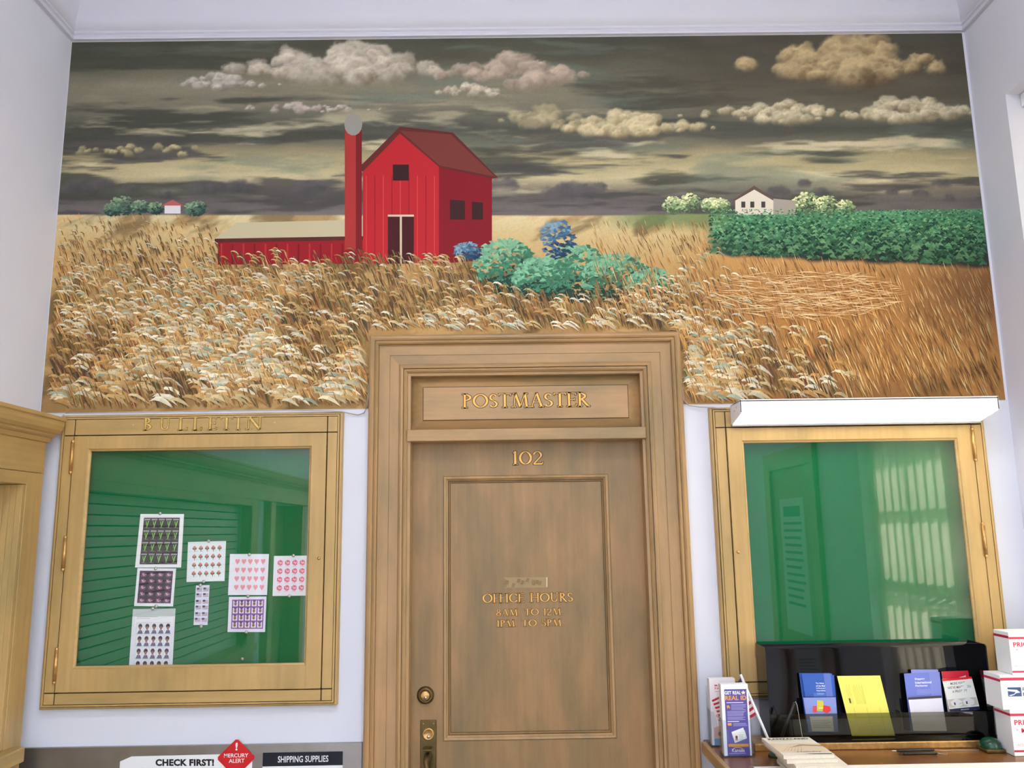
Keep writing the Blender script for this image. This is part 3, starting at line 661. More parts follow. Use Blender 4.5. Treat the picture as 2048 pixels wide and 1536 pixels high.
for x, y, t in pins:
    c = W(x, y, .0078)
    thing1('pushpin', MB().lathe(c, [(0, .002), (.0022, 0), (.0022, -.005), (.0055, -.0065), (.006, -.009), (.004, -.011), (0, -.0115)], (0, 1, 0), 12), 'pin', 'clear pushpin '+t, 'pushpin', 'clear pushpins on the green felt')

# strip lamp over the right case
lx0, lx1 = .820, 1.733
lp = empty('strip_lamp', ((lx0+lx1)/2, -.04, 2.083), label='white boxy strip lamp, lit, fixed above the right display case', cat='lamp')
yb, yf = -.046, -.172
sec = [(yb, 2.154), (yb, 2.086), (yf+.004, 2.112), (yf, 2.115), (yf, 2.160)]
hs = MB(); hs.prism(sec, lx0, lx0+.004, 'x'); hs.prism(sec, lx1-.004, lx1, 'x')
hs.box(lx0, lx1, yf, yb, 2.154, 2.157); hs.box(lx0, lx1, yb, yb+.003, 2.083, 2.154)
hs.build('housing', 'white_metal', lp)
MB().prism([(yf, 2.1155), (yf, 2.161), (yf+.003, 2.161), (yf+.003, 2.1155)], lx0+.001, lx1-.001, 'x').build('front_panel', 'white_metal', lp)
MB().prism([(yb+.001, 2.087), (yf+.002, 2.113), (yf+.004, 2.117), (yb+.001, 2.091)], lx0+.005, lx1-.005, 'x').build('lens', 'lens', lp)
MB().box(lx0, lx1, yb-.012, yb+.004, 2.080, 2.0865).build('bottom_lip', 'steel', lp)
for zz, yy in ((2.13, -.10), (2.14, -.125)): MB().lathe((lx0, yy, zz), [(.0025, 0), (.0025, -.001), (0, -.0012)], (1, 0, 0), 8).build('screw', 'steel', lp)

# ------------------------------------------------------------------ mural: a generic prairie landscape in the painting's colours
def vnoise(u, v, seed):
    iu = np.floor(u).astype(np.int64); iv = np.floor(v).astype(np.int64); fu = u-iu; fv = v-iv
    fu = fu*fu*(3-2*fu); fv = fv*fv*(3-2*fv)
    def h(a, b):
        x = (a*374761393+b*668265263+seed*974634533) & 0xFFFFFFFF
        x = ((x ^ (x >> 13))*1274126177) & 0xFFFFFFFF
        return ((x ^ (x >> 16)) & 0xFFFF)/65535.0
    return (h(iu, iv)*(1-fu)+h(iu+1, iv)*fu)*(1-fv)+(h(iu, iv+1)*(1-fu)+h(iu+1, iv+1)*fu)*fv
def fbm(u, v, seed, o=5):
    s = 0; a = .5; t = 0
    for i in range(o): s = s+a*vnoise(u*2**i, v*2**i, seed+i*17); t += a; a *= .55
    return s/t
def sstep(a, b, x):
    t = np.clip((x-a)/(b-a), 0, 1); return t*t*(3-2*t)
MX0, MX1, MZ0, MZ1 = -1.720, 1.860, 2.172, 3.671
NX, NZ = 760, 320
gx, gz = np.meshgrid(np.linspace(MX0, MX1, NX+1), np.linspace(MZ0, MZ1, NZ+1))
U, V = px_of(np.stack([gx, np.zeros_like(gx), gz], -1))
def col(*c): return np.array(c, float)
def mixc(A, B, t): return A*(1-t[..., None])+B*t[..., None]
wu = U+50*(fbm(U/160, V/60, 5)-.5); wv = V+22*(fbm(U/210, V/70, 9)-.5)
def ramp(v, stops):
    xs = [s[0] for s in stops]; return np.stack([np.interp(v, xs, [s[1][k] for s in stops]) for k in range(3)], -1)
sky = ramp(wv, [(70, (62, 66, 58)), (120, (74, 74, 62)), (170, (128, 124, 104)), (215, (116, 112, 96)), (255, (66, 70, 64)), (285, (104, 100, 84)), (310, (168, 156, 116)), (355, (196, 184, 142)), (380, (116, 108, 96)), (400, (86, 82, 84)), (428, (104, 98, 98))])
n1 = fbm(wu/330, wv/34, 21); n2 = fbm(wu/200, wv/22, 33); n3 = fbm(wu/90, wv/14, 41)
sky = mixc(sky, col(54, 58, 52), sstep(.54, .68, n1)*.85)
sky = mixc(sky, col(214, 202, 164), sstep(.58, .74, n2)*sstep(150, 300, wv)*(1-sstep(375, 400, wv))*.9)
sky = mixc(sky, col(96, 116, 106), sstep(.55, .7, fbm(wu/260, wv/40, 55))*.45*(1-sstep(360, 400, wv)))
sky = mixc(sky, col(60, 60, 62), sstep(.56, .66, fbm(wu/300, wv/26, 61))*sstep(240, 300, wv)*.8)
sky = mixc(sky, col(66, 62, 52), sstep(1050, 1500, U)*(1-sstep(190, 250, V))*.75)
sky = mixc(sky, col(58, 62, 52), (1-sstep(120, 420, U))*(1-sstep(120, 160, V))*.7)
sky = sky*.88+col(190, 178, 148)*.12
sky = sky*(1+.16*(n3-.5))[..., None]
# cloud heads: many soft puffs, each lit from the upper left
def puff(S, cx, cy, r, hi, lo, seed, sq=.8, k=1.0):
    m = (abs(U-cx) < 1.5*r) & (abs(V-cy) < 1.5*r)
    if not m.any(): return
    u, v = U[m], V[m]; n = fbm(u/(r*.55)+seed, v/(r*.45), 71+seed % 7, 4); du = (u-cx)/r; dv = (v-cy)/(r*sq)
    d = np.sqrt(du*du+dv*dv)+.8*(n-.5); al = sstep(1.0, .55, d)*k*sstep(.9, -.3, dv)
    rim = sstep(.55, .9, d)*sstep(.5, -.6, dv)
    t = np.clip(.5-.55*dv-.25*du+1.0*(n-.5)+.3*rim, 0, 1)
    c = lo*(1-t[:, None])+hi*t[:, None]; S[m] = S[m]*(1-al[:, None])+c*al[:, None]
banks = [(690, 135, 230, 55, 26, (226, 216, 196), (130, 116, 96)), (450, 165, 110, 24, 9, (226, 220, 206), (126, 118, 104)), (1030, 150, 150, 46, 16, (206, 186, 166), (120, 108, 92)),
         (600, 215, 160, 16, 9, (226, 216, 204), (130, 112, 100)), (940, 182, 90, 18, 9, (230, 218, 194), (140, 126, 104)), (1240, 252, 190, 34, 22, (236, 222, 178), (140, 120, 86)),
         (1700, 130, 230, 60, 26, (218, 194, 146), (92, 74, 52)), (1560, 228, 200, 26, 22, (240, 230, 194), (128, 110, 80)), (1810, 222, 160, 34, 16, (240, 230, 196), (120, 104, 76)),
         (1080, 240, 120, 30, 10, (190, 178, 140), (120, 112, 92)), (300, 300, 240, 18, 8, (220, 206, 156), (120, 112, 86))]
for bi, (cx, cy, w_, h_, n_, hi, lo) in enumerate(banks):
    ps = []
    for i in range(n_*3):
        t = random.gauss(0, .42); t = max(-1, min(1, t)); ps.append((cx+w_*t, cy+h_*random.uniform(-.8, .5)*(1-abs(t))+5, random.uniform(.6, 1.5)*h_*.6*(1-.5*abs(t))))
    for i, (x_, y_, r_) in enumerate(sorted(ps, key=lambda p: p[1])):
        f_ = random.uniform(.82, 1.04); puff(sky, x_, y_, r_, col(*hi)*f_, col(*lo)*random.uniform(.85, 1.1), bi*31+i, .8, .9)
for i in range(26):      # low slate cloud bank over the horizon
    x_ = random.uniform(120, 1980); puff(sky, x_, random.uniform(368, 398), random.uniform(16, 44), col(98, 94, 94), col(64, 64, 68), 300+i, .6, .8)
hz = np.interp(U, [100, 1200, 1990], [430, 432, 418])
gv = np.clip((V-hz)/390, 0, 1)
gn = fbm(wu/130, (V+.35*U)/60, 81); gn2 = fbm(U/60, (V+.3*U)/26, 87)
gr = ramp(gv, [(0, (222, 208, 162)), (.08, (212, 190, 138)), (.25, (196, 160, 104)), (.6, (182, 142, 88)), (1, (160, 126, 80))])
gr = mixc(gr, col(104, 82, 50), sstep(.52, .68, gn)*.7); gr = mixc(gr, col(216, 178, 118), sstep(.52, .68, gn2)*.5)
gr = mixc(gr, ramp(gv, [(0, (206, 170, 110)), (.4, (190, 132, 72)), (1, (166, 116, 64))]), sstep(1330, 1480, U)*.8)
gr = mixc(gr, col(92, 62, 44), sstep(1700, 1960, U)*sstep(480, 560, V)*(1-sstep(600, 720, V))*.55)
fedge = 505+.045*(U-1420)+14*(fbm(U/30, V/30, 93)-.5)
gm = sstep(1400, 1460, U)*(1-sstep(0, 10, V-fedge)); gr = mixc(gr, ramp(V, [(418, (92, 150, 112)), (450, (70, 124, 88)), (500, (40, 66, 60)), (530, (52, 44, 44))])*(1+.5*(gn2-.5))[..., None], gm)
gm2 = sstep(1170, 1300, U)*(1-sstep(440, 470, V))*(1-sstep(1400, 1500, U)); gr = mixc(gr, col(110, 132, 84), gm2*.8)
pic = mixc(sky, gr, sstep(-1.5, 1.5, V-hz)); pic = np.clip(pic*(1+.05*(rng.random(U.shape)-.5))[..., None], 0, 255)
mural = empty('mural', (.07, 0, MZ0), label='large wall painting of golden wheat, a red barn and stormy sky above the door', cat='painting')
notch = (OX0+.001, OX1-.001, OZ-.001)
keep = lambda xa, xb, zb: not (xa > notch[0]-1e-6 and xb < notch[1]+1e-6 and zb < notch[2])
ya = -.003
vs = np.stack([gx-.07, np.full_like(gx, ya), gz-MZ0], -1).reshape(-1, 3)
ii, jj = np.meshgrid(np.arange(NX), np.arange(NZ)); b0 = (jj*(NX+1)+ii).ravel()
cx_ = (gx[:-1, :-1]+gx[1:, 1:]).ravel()/2; cz_ = gz[1:, 1:].ravel()
kp = ~((cx_ > OX0) & (cx_ < OX1) & (cz_ < OZ)); b0 = b0[kp]
fq = np.stack([b0, b0+1, b0+NX+2, b0+NX+1], -1)
me = bpy.data.meshes.new('canvas'); me.vertices.add(len(vs)); me.vertices.foreach_set('co', vs.ravel())
me.loops.add(fq.size); me.loops.foreach_set('vertex_index', fq.ravel()); me.polygons.add(len(fq)); me.polygons.foreach_set('loop_start', np.arange(0, fq.size, 4))
me.update(calc_edges=True); at = me.color_attributes.new('Col', 'FLOAT_COLOR', 'POINT')
at.data.foreach_set('color', np.concatenate([linv(pic.reshape(-1, 3)), np.ones((len(vs), 1))], -1).ravel()); me.materials.append(M['paint'])
cv = bpy.data.objects.new('canvas', me); COL.objects.link(cv); cv.parent = mural
MB().box(MX0-.001, MX1+.001, ya+.0002, -.0008, OZ, MZ1+.001).box(MX0-.001, OX0-.001, ya+.0002, -.0008, MZ0-.001, OZ).box(OX1+.001, MX1+.001, ya+.0002, -.0008, MZ0-.001, OZ).build('canvas_edge', simple('canvas_side', (200, 194, 176), .8), mural)
# painted shapes and brush strokes, laid over the canvas as thin paint
def onwall(u, v, l):
    p = W(u, v, 0); return (p[0], ya-.0004-l*2.4e-7, p[2])
class BS:
    def __init__(s): s.v = []; s.f = []; s.c = []; s.n = 0
    def strip(s, pts, ws, c, c2=None):
        """brush stroke through pts (pixels) with half-widths ws"""
        for p in pts[:1]+pts[-1:]:
            if p[0] < px_l(p[1])+1 or p[0] > px_r(p[1])-2 or p[1] > px_b(p[0])-1 or p[1] < 80: return
            if 738 < p[0] < 1364 and p[1] > 664: return
        s.n += 1; n0 = len(s.v); k = len(pts)
        for i, (p, w_) in enumerate(zip(pts, ws)):
            a = pts[max(i-1, 0)]; b = pts[min(i+1, k-1)]; dx, dy = b[0]-a[0], b[1]-a[1]; l = math.hypot(dx, dy) or 1
            s.v += [onwall(p[0]-dy/l*w_, p[1]+dx/l*w_, s.n), onwall(p[0]+dy/l*w_, p[1]-dx/l*w_, s.n)]
        for i in range(k-1):
            s.f.append((n0+2*i, n0+2*i+1, n0+2*i+3, n0+2*i+2)); s.c.append(c if (c2 is None or i < (k-1)/2) else c2)
    def build(s, name):
        p = PB(None); p.v = s.v; p.f = s.f; p.c = s.c; o = p.build(name, mural, 'paint'); o['kind'] = 'stuff'; return o
px_l = lambda y: 145-.0746*(y-85); px_r = lambda y: 1925+.1146*(y-68); px_b = lambda x: 822-.0105*(x-90)
# generic red barn with sheds, and a green hedge
pb = PB(lambda u, v, l: (W(u, v)[0], ya-.0002-l*.00002, W(u, v)[2]))
def P(pts, c): pb.poly(pts, c)
P([(470, 452), (720, 446), (760, 470), (760, 528), (436, 530), (436, 476)], (150, 26, 36)); P([(430, 478), (474, 446), (724, 440), (770, 472)], (196, 186, 152)); P([(430, 478), (770, 472), (770, 480), (430, 486)], (90, 40, 36))
for k in range(14): P([(442+k*22, 488), (445+k*22, 488), (445+k*22, 528), (442+k*22, 528)], (118, 20, 30) if k % 2 else (184, 48, 50))
P([(726, 330), (800, 262), (878, 330), (878, 528), (726, 528)], (186, 36, 44)); P([(878, 330), (984, 350), (984, 520), (878, 528)], (132, 22, 34))
P([(716, 338), (800, 254), (906, 266), (996, 356), (984, 358), (880, 336), (800, 268), (726, 344)], (98, 40, 38)); P([(800, 262), (902, 270), (990, 354), (880, 332)], (120, 56, 48))
for k in range(9): P([(732+k*17, 352), (734+k*17, 352), (734+k*17, 526), (732+k*17, 526)], (150, 24, 36) if k % 2 else (206, 66, 66))
P([(776, 430), (828, 430), (828, 528), (776, 528)], (70, 24, 28)); P([(776, 430), (828, 430), (828, 434), (776, 434)], (214, 196, 166)); P([(800, 434), (804, 434), (804, 528), (800, 528)], (214, 196, 166))
P([(786, 330), (818, 330), (818, 362), (786, 362)], (54, 26, 28)); P([(900, 400), (930, 402), (930, 440), (900, 440)], (58, 30, 32)); P([(944, 404), (966, 406), (966, 440), (944, 440)], (58, 30, 32))
P([(690, 250), (724, 250), (724, 500), (690, 500)], (172, 54, 52)); P([(712, 250), (724, 250), (724, 500), (712, 500)], (120, 28, 34)); pb.ell(707, 250, 18, 22, (150, 150, 140), 14)
pb.build('painted_barn', mural, 'paint')['kind'] = 'stuff'
# far farmhouse
pb.v, pb.f, pb.c = [], [], []
P([(1470, 398), (1508, 376), (1546, 398), (1546, 430), (1470, 430)], (226, 218, 200)); P([(1464, 402), (1508, 372), (1552, 402), (1546, 402), (1508, 380), (1470, 402)], (104, 84, 76)); P([(1546, 398), (1590, 402), (1590, 430), (1546, 430)], (168, 158, 146))
for k in (1482, 1500, 1522): P([(k, 404), (k+8, 404), (k+8, 416), (k, 416)], (70, 64, 66))
pb.build('painted_farmhouse', mural, 'paint')['kind'] = 'stuff'
pb.v, pb.f, pb.c = [], [], []
P([(330, 410), (346, 404), (362, 410), (362, 428), (330, 428)], (226, 224, 226)); P([(324, 412), (346, 400), (368, 412)], (186, 96, 96))
pb.build('painted_cottage', mural, 'paint')['kind'] = 'stuff'
bs = BS(); R = random.uniform
def leafy(cx, cy, rx, ry, n, cols, sz):
    for i in range(n):
        a = R(0, 6.283); d = math.sqrt(random.random()); x = cx+rx*d*math.cos(a); y = cy+ry*d*math.sin(a)
        t = (y-cy)/ry*.6+(x-cx)/rx*.3+R(-.3, .3); c = cols[0] if t < -.25 else cols[1] if t < .2 else cols[2]
        f = R(.85, 1.15); c = tuple(min(255, k*f) for k in c); an = R(0, 6.283); s_ = sz*R(.6, 1.3)
        bs.strip([(x-s_*math.cos(an), y-s_*.6*math.sin(an)), (x, y-s_*.2), (x+s_*math.cos(an), y+s_*.6*math.sin(an))], [.1, s_*.42, .1], c)
TR = [(126, 150, 120), (78, 110, 92), (46, 70, 62)]; TP = [(216, 222, 168), (140, 164, 116), (84, 106, 76)]
for cx, cy, r in ((245, 412, 26), (282, 416, 18), (226, 420, 18), (312, 418, 15), (392, 418, 20)): leafy(cx, cy, r, r*.75, 120, TR, 5)
for cx, cy, r in ((1345, 412, 20), (1380, 408, 22), (1420, 412, 18), (1612, 408, 26), (1652, 412, 24), (1690, 416, 18), (1440, 414, 18)): leafy(cx, cy, r, r*.85, 150, TP, 5)
GH = [(120, 176, 140), (66, 124, 96), (34, 66, 56)]
for cx, cy, rx, ry in ((1010, 536, 62, 56), (1085, 560, 60, 44), (1150, 548, 70, 58), (1235, 560, 72, 50), (1300, 580, 48, 42)): leafy(cx, cy, rx, ry, 520, GH, 8)
BH = [(120, 150, 168), (70, 110, 140), (40, 66, 92)]
for cx, cy, rx, ry in ((1115, 480, 34, 40), (935, 505, 26, 18)): leafy(cx, cy, rx, ry, 160, BH, 7)
for i in range(3400):          # leafy crop field
    x = R(1420, 1990); y = 420+110*random.random()**1.15
    if y > 508+.045*(x-1420)-R(0, 30)*(random.random() < .5): continue
    s_ = 2.5+(y-420)*.095; an = R(-.5, .9); t = random.random(); c = [(96, 160, 116), (64, 120, 86), (130, 184, 130), (36, 78, 62)][int(t*4)]
    f = (1.08-(y-420)/240)*R(.85, 1.12); c = tuple(min(255, k*f) for k in c)
    sg = random.choice((-1, 1)); bs.strip([(x, y), (x+sg*s_*.6, y-s_*.35), (x+sg*s_*1.3, y+s_*.25)], [s_*.16, s_*.34, .1], c)
st = []
_sg = fbm(np.arange(0, 2060, 6)[None, :]/150., (np.arange(400, 840, 6)[:, None]+.38*np.arange(0, 2060, 6)[None, :])/70., 81)
def swath(x, y): return float(_sg[min(72, int((y-400)/6)), min(342, int(x/6))])
N1 = 8600
for i in range(N1):            # ears and stalks bent by the wind
    y = 440+382*random.random()**.8; x = R(85, 2008)
    if x > 1360+.9*(y-640)*0 and x > 1380+(random.random()**2)*260+(y-650)*.9: continue
    st.append((y, x, 'ear'))
for i in range(3600):
    y = 440+365*random.random()**.9; x = R(1180, 2005)
    if y < 512+.045*(x-1420) and x > 1410: continue
    st.append((y, x, 'straw'))
for i in range(4200):
    y = 436+384*random.random()**.8; x = R(88, 1420)
    if (430 < x < 990 and y < 520) or (940 < x < 1350 and y < 600-abs(x-1130)*.2): continue
    st.append((y-4, x, 'straw'))
st.sort()
CE = [(236, 222, 184), (224, 200, 150), (210, 172, 112), (242, 234, 208), (196, 150, 90), (176, 190, 164)]
CS = [(176, 128, 70), (150, 112, 66), (120, 92, 58), (198, 150, 88), (104, 96, 70), (190, 160, 110)]
for y, x, k in st:
    sc_ = .16+.84*max(0, (y-440)/382)**.9; s0 = swath(x, y)
    if k == 'ear':
        if 430 < x < 990 and y < 515-R(0, 20): continue
        if 940 < x < 1350 and y < 600-abs(x-1130)*.2+R(-14, 10): continue
        L = 46*sc_*R(.75, 1.2); dk = s0 > .55; tl = R(.5, .8)
        for q_ in range(2):
            xo = x+R(-8, 8)*sc_; c = random.choice(CS); c = tuple(k_*(.75 if dk else 1)*R(.85, 1.1) for k_ in c)
            bs.strip([(xo+L*.55, y-L*.05), (xo+L*.8, y+L*.45), (xo+L*.98, y+L*R(.9, 1.3))], [1.5*sc_+.2, 1.9*sc_+.2, .6*sc_+.1], c)
        if dk and random.random() < .62: continue
        c = random.choice(CE if s0 < .5 else CE[1:5]); f = R(.82, 1.03); c = tuple(min(255, k_*f) for k_ in c); rs = R(.10, .24)
        wv_ = 3.9*sc_*R(.75, 1.15)
        bs.strip([(x, y+L*.02), (x+L*.2, y-L*(.03+rs*.3)), (x+L*.46, y-L*rs*.3), (x+L*.74, y+L*.11), (x+L*1.03, y+L*R(.30, .42))], [.2, wv_*.7, wv_, wv_*.75, .15], c, tuple(k_*.93 for k_ in c))
    else:
        L = (10+30*sc_)*R(.6, 1.2); lean = R(.25, .6); c = random.choice([(222, 178, 112), (204, 150, 84), (178, 122, 66), (150, 104, 62), (232, 200, 142), (122, 88, 62), (214, 160, 92)])
        f = (.72 if (s0 > .56) else 1)*R(.88, 1.08)*(1-.25*max(0, (x-1800)/200)); c = tuple(min(255, k_*f*(1.06 if x < 1180 else 1)) for k_ in c)
        bs.strip([(x, y-L*.5), (x+L*lean*.4, y-L*.05), (x+L*lean, y+L*.5)], [.15, .9*sc_+.3, .15], c)
for i in range(520):           # flattened straw
    a_ = R(0, 6.283); d_ = math.sqrt(random.random()); x = 1610+190*d_*math.cos(a_); y = 590+48*d_*math.sin(a_); an = random.gauss(.05, .16)+(x-1610)*-.0006; L = R(16, 60); c = random.choice([(230, 196, 142), (220, 176, 120), (196, 148, 96), (236, 206, 156), (206, 158, 102)])
    bs.strip([(x-L*.5*math.cos(an), y-L*.5*math.sin(an)), (x, y+R(-1, 1)), (x+L*.5*math.cos(an), y+L*.5*math.sin(an))], [.1, .8, .1], c)
bs.build('brush_strokes')

# ------------------------------------------------------------------ left wall: wooden service window with crown, slatted shutter
sw_ = empty('service_window', (-1.69, -1.3, 0), label='wooden service window surround with crown and closed slatted shutter on the side wall', cat='service window')
XF = -1.655
cp = [(XL, 2.055), (-1.648, 2.055), (-1.644, 2.062), (-1.640, 2.070), (-1.628, 2.076), (-1.626, 2.084), (-1.616, 2.086), (-1.606, 2.096), (-1.600, 2.112), (-1.598, 2.128), (-1.592, 2.131), (-1.592, 2.143), (XL, 2.146)]
MB().prism(cp, -4.6, -.058, 'y').build('crown', 'case_y', sw_)
MB().box(XL, -1.639, -4.6, -.062, 2.070, 2.0745).build('painted_crown_shade', 'dark_line', sw_)  # solid dark strip painted in as the shade line under the crown's lip
MB().box(XL, XF, -4.6, -.066, 1.944, 2.055, .001).build('frieze', 'case_y', sw_)
MB().box(XL, XF, -.167, -.068, 0, 1.9425, .002).build('stile', 'case_z', sw_)
MB().box(XL, XF, -2.60, -2.45, 0, 1.9425, .002).build('stile', 'case_z', sw_)
MB().box(XL, XF, -2.45, -.167, 1.90, 1.9425, .002).build('head_rail', 'case_y', sw_)
MB().box(XL, XF, -2.45, -.167, 0, .985, .002).build('apron_panel', 'case_z', sw_)
MB().box(-1.745, -1.612, -2.52, -.118, .988, 1.036, .004).build('sill', 'case_y', sw_)
for i in range(4):
    x0 = XF-.002-i*.021; MB().box(x0-.0205, x0, -.186, -.1675, 1.037, 1.899, .0015).build('jamb_board', 'case_z', sw_)
sh = MB().box(-1.80, -1.752, -2.47, -.15, 1.03, 1.945).build('shutter', 'dark_line', sw_)
for i in range(19):
    z0 = 1.038+i*.0454; MB().box(-1.756, -1.740, -2.449, -.187, z0+.0035, z0+.0428, .003).build('slat', 'shutter', sh)
d2 = empty('door_2', (XL, -3.47, 0), kind='structure')
for a, b in ((-3.08, -2.96), (-3.99, -3.87)): MB().box(XL-.1, XL+.05, a, b, 0, 1.94, .003).build('jamb', 'case_z', d2)
MB().box(XL-.14, XL-.10, -3.95, -3.0, 0, 1.94, .003).build('door_leaf', 'door', d2)
# right wall door with a framed poster, seen as a reflection
d3 = empty('door_3', (XR, -2.45, 0), kind='structure')
for a, b in ((-2.12, -2.0), (-2.98, -2.86)): MB().box(XR-.03, XR, a, b, 0, 2.1, .003).build('casing', 'wood_z', d3)
MB().box(XR-.03, XR, -2.98, -2.0, 2.1, 2.22, .003).build('casing', 'wood_y', d3)
MB().box(XR-.012, XR, -2.86, -2.12, 0, 2.1).build('door_leaf', 'door', d3)
pp = PB(lambda u, v, l: (XR-.013-l*.0003, -2.72+.46*u, 1.05+.85*v)); pp.rect(0, 0, 1, 1, (206, 214, 212)); pp.lines(.12, .8, .9, 12, .055, .02, (90, 100, 110)); pp.rect(.15, .86, .85, .94, (70, 80, 90)); pp.build('poster', d3)

# ------------------------------------------------------------------ steel panel and signs at the foot of the wall
sp = MB().box(XL+.003, -.512, -.014, -.0008, .25, 1.006, .0015)
thing1('steel_panel', sp, 'steel', 'dull brushed steel sheet on the wall under the bulletin case', 'metal panel')
ysn = -.0146
def W3(p): return W(p[0], p[1], ysn-.001)
s1 = empty('notice', (-1.1, ysn, .62), label='white paper notice with heavy black heading and a torn corner on the steel sheet', cat='notice')
a = W3((240, 1523)); b = W3((263, 1513)); c_ = W3((505, 1507)); zb = .60
mb = MB(); mb.prism([(a[0], zb), (a[0], a[2]), (b[0], b[2]), (c_[0], c_[2]), (c_[0], zb)], ysn-.001, ysn, 'y'); mb.build('paper', 'white', s1)
fn = lambda u, v, l: (W(240+u, 1536+8-v, ysn-.0011)[0], ysn-.0011-l*.00004, W(240+u, 1536+8-v, ysn-.0011)[2])
p = PB(fn); p.text('CHECK FIRST!', 71, 12, 117, 14, (14, 14, 16), .05); p.text('Emergency Goods in International or APO/FPO/DPO', 42, 0, 162, 8, (20, 20, 24), .02); p.lines(30, -20, 250, 8, 16, 5, (60, 60, 64)); p.build('print', s1)
cc = W(472, 1516, ysn-.003); hx, hz_ = .067, .064
s2 = empty('warning_sign', (cc[0], ysn, cc[2]-hz_), label='red diamond warning sign overlapping the white notice', cat='sign')
def rdia(k): 
    pts = []
    for i, (sx, sz) in enumerate(((0, 1), (1, 0), (0, -1), (-1, 0))):
        nx, nz = ((1, 0), (0, -1), (-1, 0), (0, 1))[i]; pts += [(cc[0]+hx*(sx-nx*.07-sx*.07)*k, cc[2]+hz_*(sz-nz*.07-sz*.07)*k), (cc[0]+hx*(sx+nx*.07-sx*.07)*k, cc[2]+hz_*(sz+nz*.07-sz*.07)*k)]
    return pts
MB().prism(rdia(1), ysn-.0028, ysn-.0012, 'y').build('plate', simple('sign_red', (206, 18, 26), .4, var=.02), s2)
p = PB(lambda u, v, l: (cc[0]+u*hx, ysn-.0029-l*.00004, cc[2]+v*hz_))
p.text('!', -.05, .38, .11, .40, (250, 245, 245), .03); p.text('MERCURY', -.62, .03, 1.24, .2, (250, 240, 240), .01); p.text('ALERT', -.36, -.24, .80, .2, (250, 240, 240), .01); p.build('print', s2)
a = W(526, 1505, ysn); b = W(686, 1504, ysn)
s3 = empty('notice', ((a[0]+b[0])/2, ysn, .5), label='supplies notice with black header and white lettering beside the red diamond', cat='notice')
MB().box(a[0], b[0], ysn-.001, ysn, .5, a[2]).build('paper', 'white', s3)
p = PB(lambda u, v, l: (a[0]+(b[0]-a[0])*u, ysn-.0011-l*.00004, a[2]-.045*(1-v))); p.rect(0, 0, 1, 1, (16, 20, 34)); p.text('SHIPPING SUPPLIES', .19, .26, .63, .46, (240, 242, 246), .012); p.build('print', s3)

# ------------------------------------------------------------------ writing desk under the right case
def ZP(px, py, z):
    d = _f + RT*(px-1024)/FPX - UP*(py-768)/FPX
    t = (z-CH)/d[2]; q_ = CAM+d*t; return (float(q_[0]), float(q_[1]), z)
ZT = .995; DX_0 = .668; YF = -.62
dk = empty('writing_desk', (1.26, -.3, 0), label='brown lobby writing desk with dark edging fixed under the display case', cat='desk')
MB().box(DX_0, XR-.002, YF, -.001, ZT-.028, ZT, .002).build('desk_top', 'desk', dk)
MB().box(DX_0-.016, DX_0, YF-.016, -.04, ZT-.034, ZT+.003, .003).build('edge_strip', 'wood_y', dk)
MB().box(DX_0-.016, XR-.002, YF-.016, YF, ZT-.034, ZT+.003, .003).build('edge_strip', 'wood_x', dk)
MB().box(DX_0+.04, XR-.004, YF+.05, -.03, ZT-.15, ZT-.029, .003).build('apron', 'wood_x', dk)
for x_, y_ in ((DX_0+.06, YF+.07), (XR-.06, YF+.07), (DX_0+.06, -.07), (XR-.06, -.07)): MB().box(x_-.03, x_+.03, y_-.03, y_+.03, 0, ZT-.15, .003).build('leg', 'wood_z', dk)
MB().box(.80, 1.600, -.170, -.05, ZT+.0002, 1.018, .003).build('riser', 'brass', dk)
thing1('desk_pad', MB().box(.74, 1.84, -.60, -.352, ZT+.0003, ZT+.003, .001), simple('pad_white', (244, 240, 236), .6, var=.01), 'white paper pad covering the front of the writing desk', 'desk pad')

# brochure rack
RX0, RX1 = .855, 1.598; RB, RF, RZ0, RZ1 = -.054, -.166, 1.0185, 1.320
rk = empty('brochure_rack', ((RX0+RX1)/2, (RB+RF)/2, RZ0), label='glossy black acrylic brochure rack standing on the desk riser', cat='brochure rack')
bk = MB(); k = 14
for i in range(k+1):
    t = i/k; y = RB-.006-.055*(1-t)**2; z = RZ0+.006+(RZ1-RZ0-.008)*t; bk.v += [(RX0+.004, y, z), (RX1-.004, y, z), (RX0+.004, y+.004, z), (RX1-.004, y+.004, z)]
for i in range(k):
    q_ = 4*i; bk.f += [(q_, q_+1, q_+5, q_+4), (q_+2, q_+6, q_+7, q_+3)]; bk.sm += [True, True]
bk.f += [(4*k, 4*k+1, 4*k+3, 4*k+2), (0, 2, 3, 1)]; bk.sm += [False, False]
bk.build('back_panel', 'black_gloss', rk)
for x_ in (RX0, RX1-.004): MB().prism([(RB, RZ0), (RF, RZ0), (RF, RZ1-.004), (RF+.004, RZ1), (RB, RZ1+.002)], x_, x_+.004, 'x').build('side_panel', 'black_gloss', rk)
MB().box(RX0+.004, RX1-.004, RF, RB, RZ0, RZ0+.005).build('bottom', 'black_gloss', rk)
MB().box(RX0+.004, RX1-.004, RF, RF+.003, RZ0+.005, 1.108, .0008).build('front_lip', 'smoke', rk)
for px in (1600, 1688, 1803): 
    x_ = W(px, 1450, -.15)[0]; MB().box(x_-.0012, x_+.0012, RF+.003, RB-.062, RZ0+.005, 1.108).build('divider', 'smoke', rk)
def ry(z, d): 
    t = (z-RZ0-.006)/(RZ1-RZ0-.008); t = max(0, min(1, t)); return RB-.006-.055*(1-t)**2-d
def WR(px, py, d):
    y = -.12
    for i in range(6): y = ry(W(px, py, y)[2], d)
    return W(px, py, y)
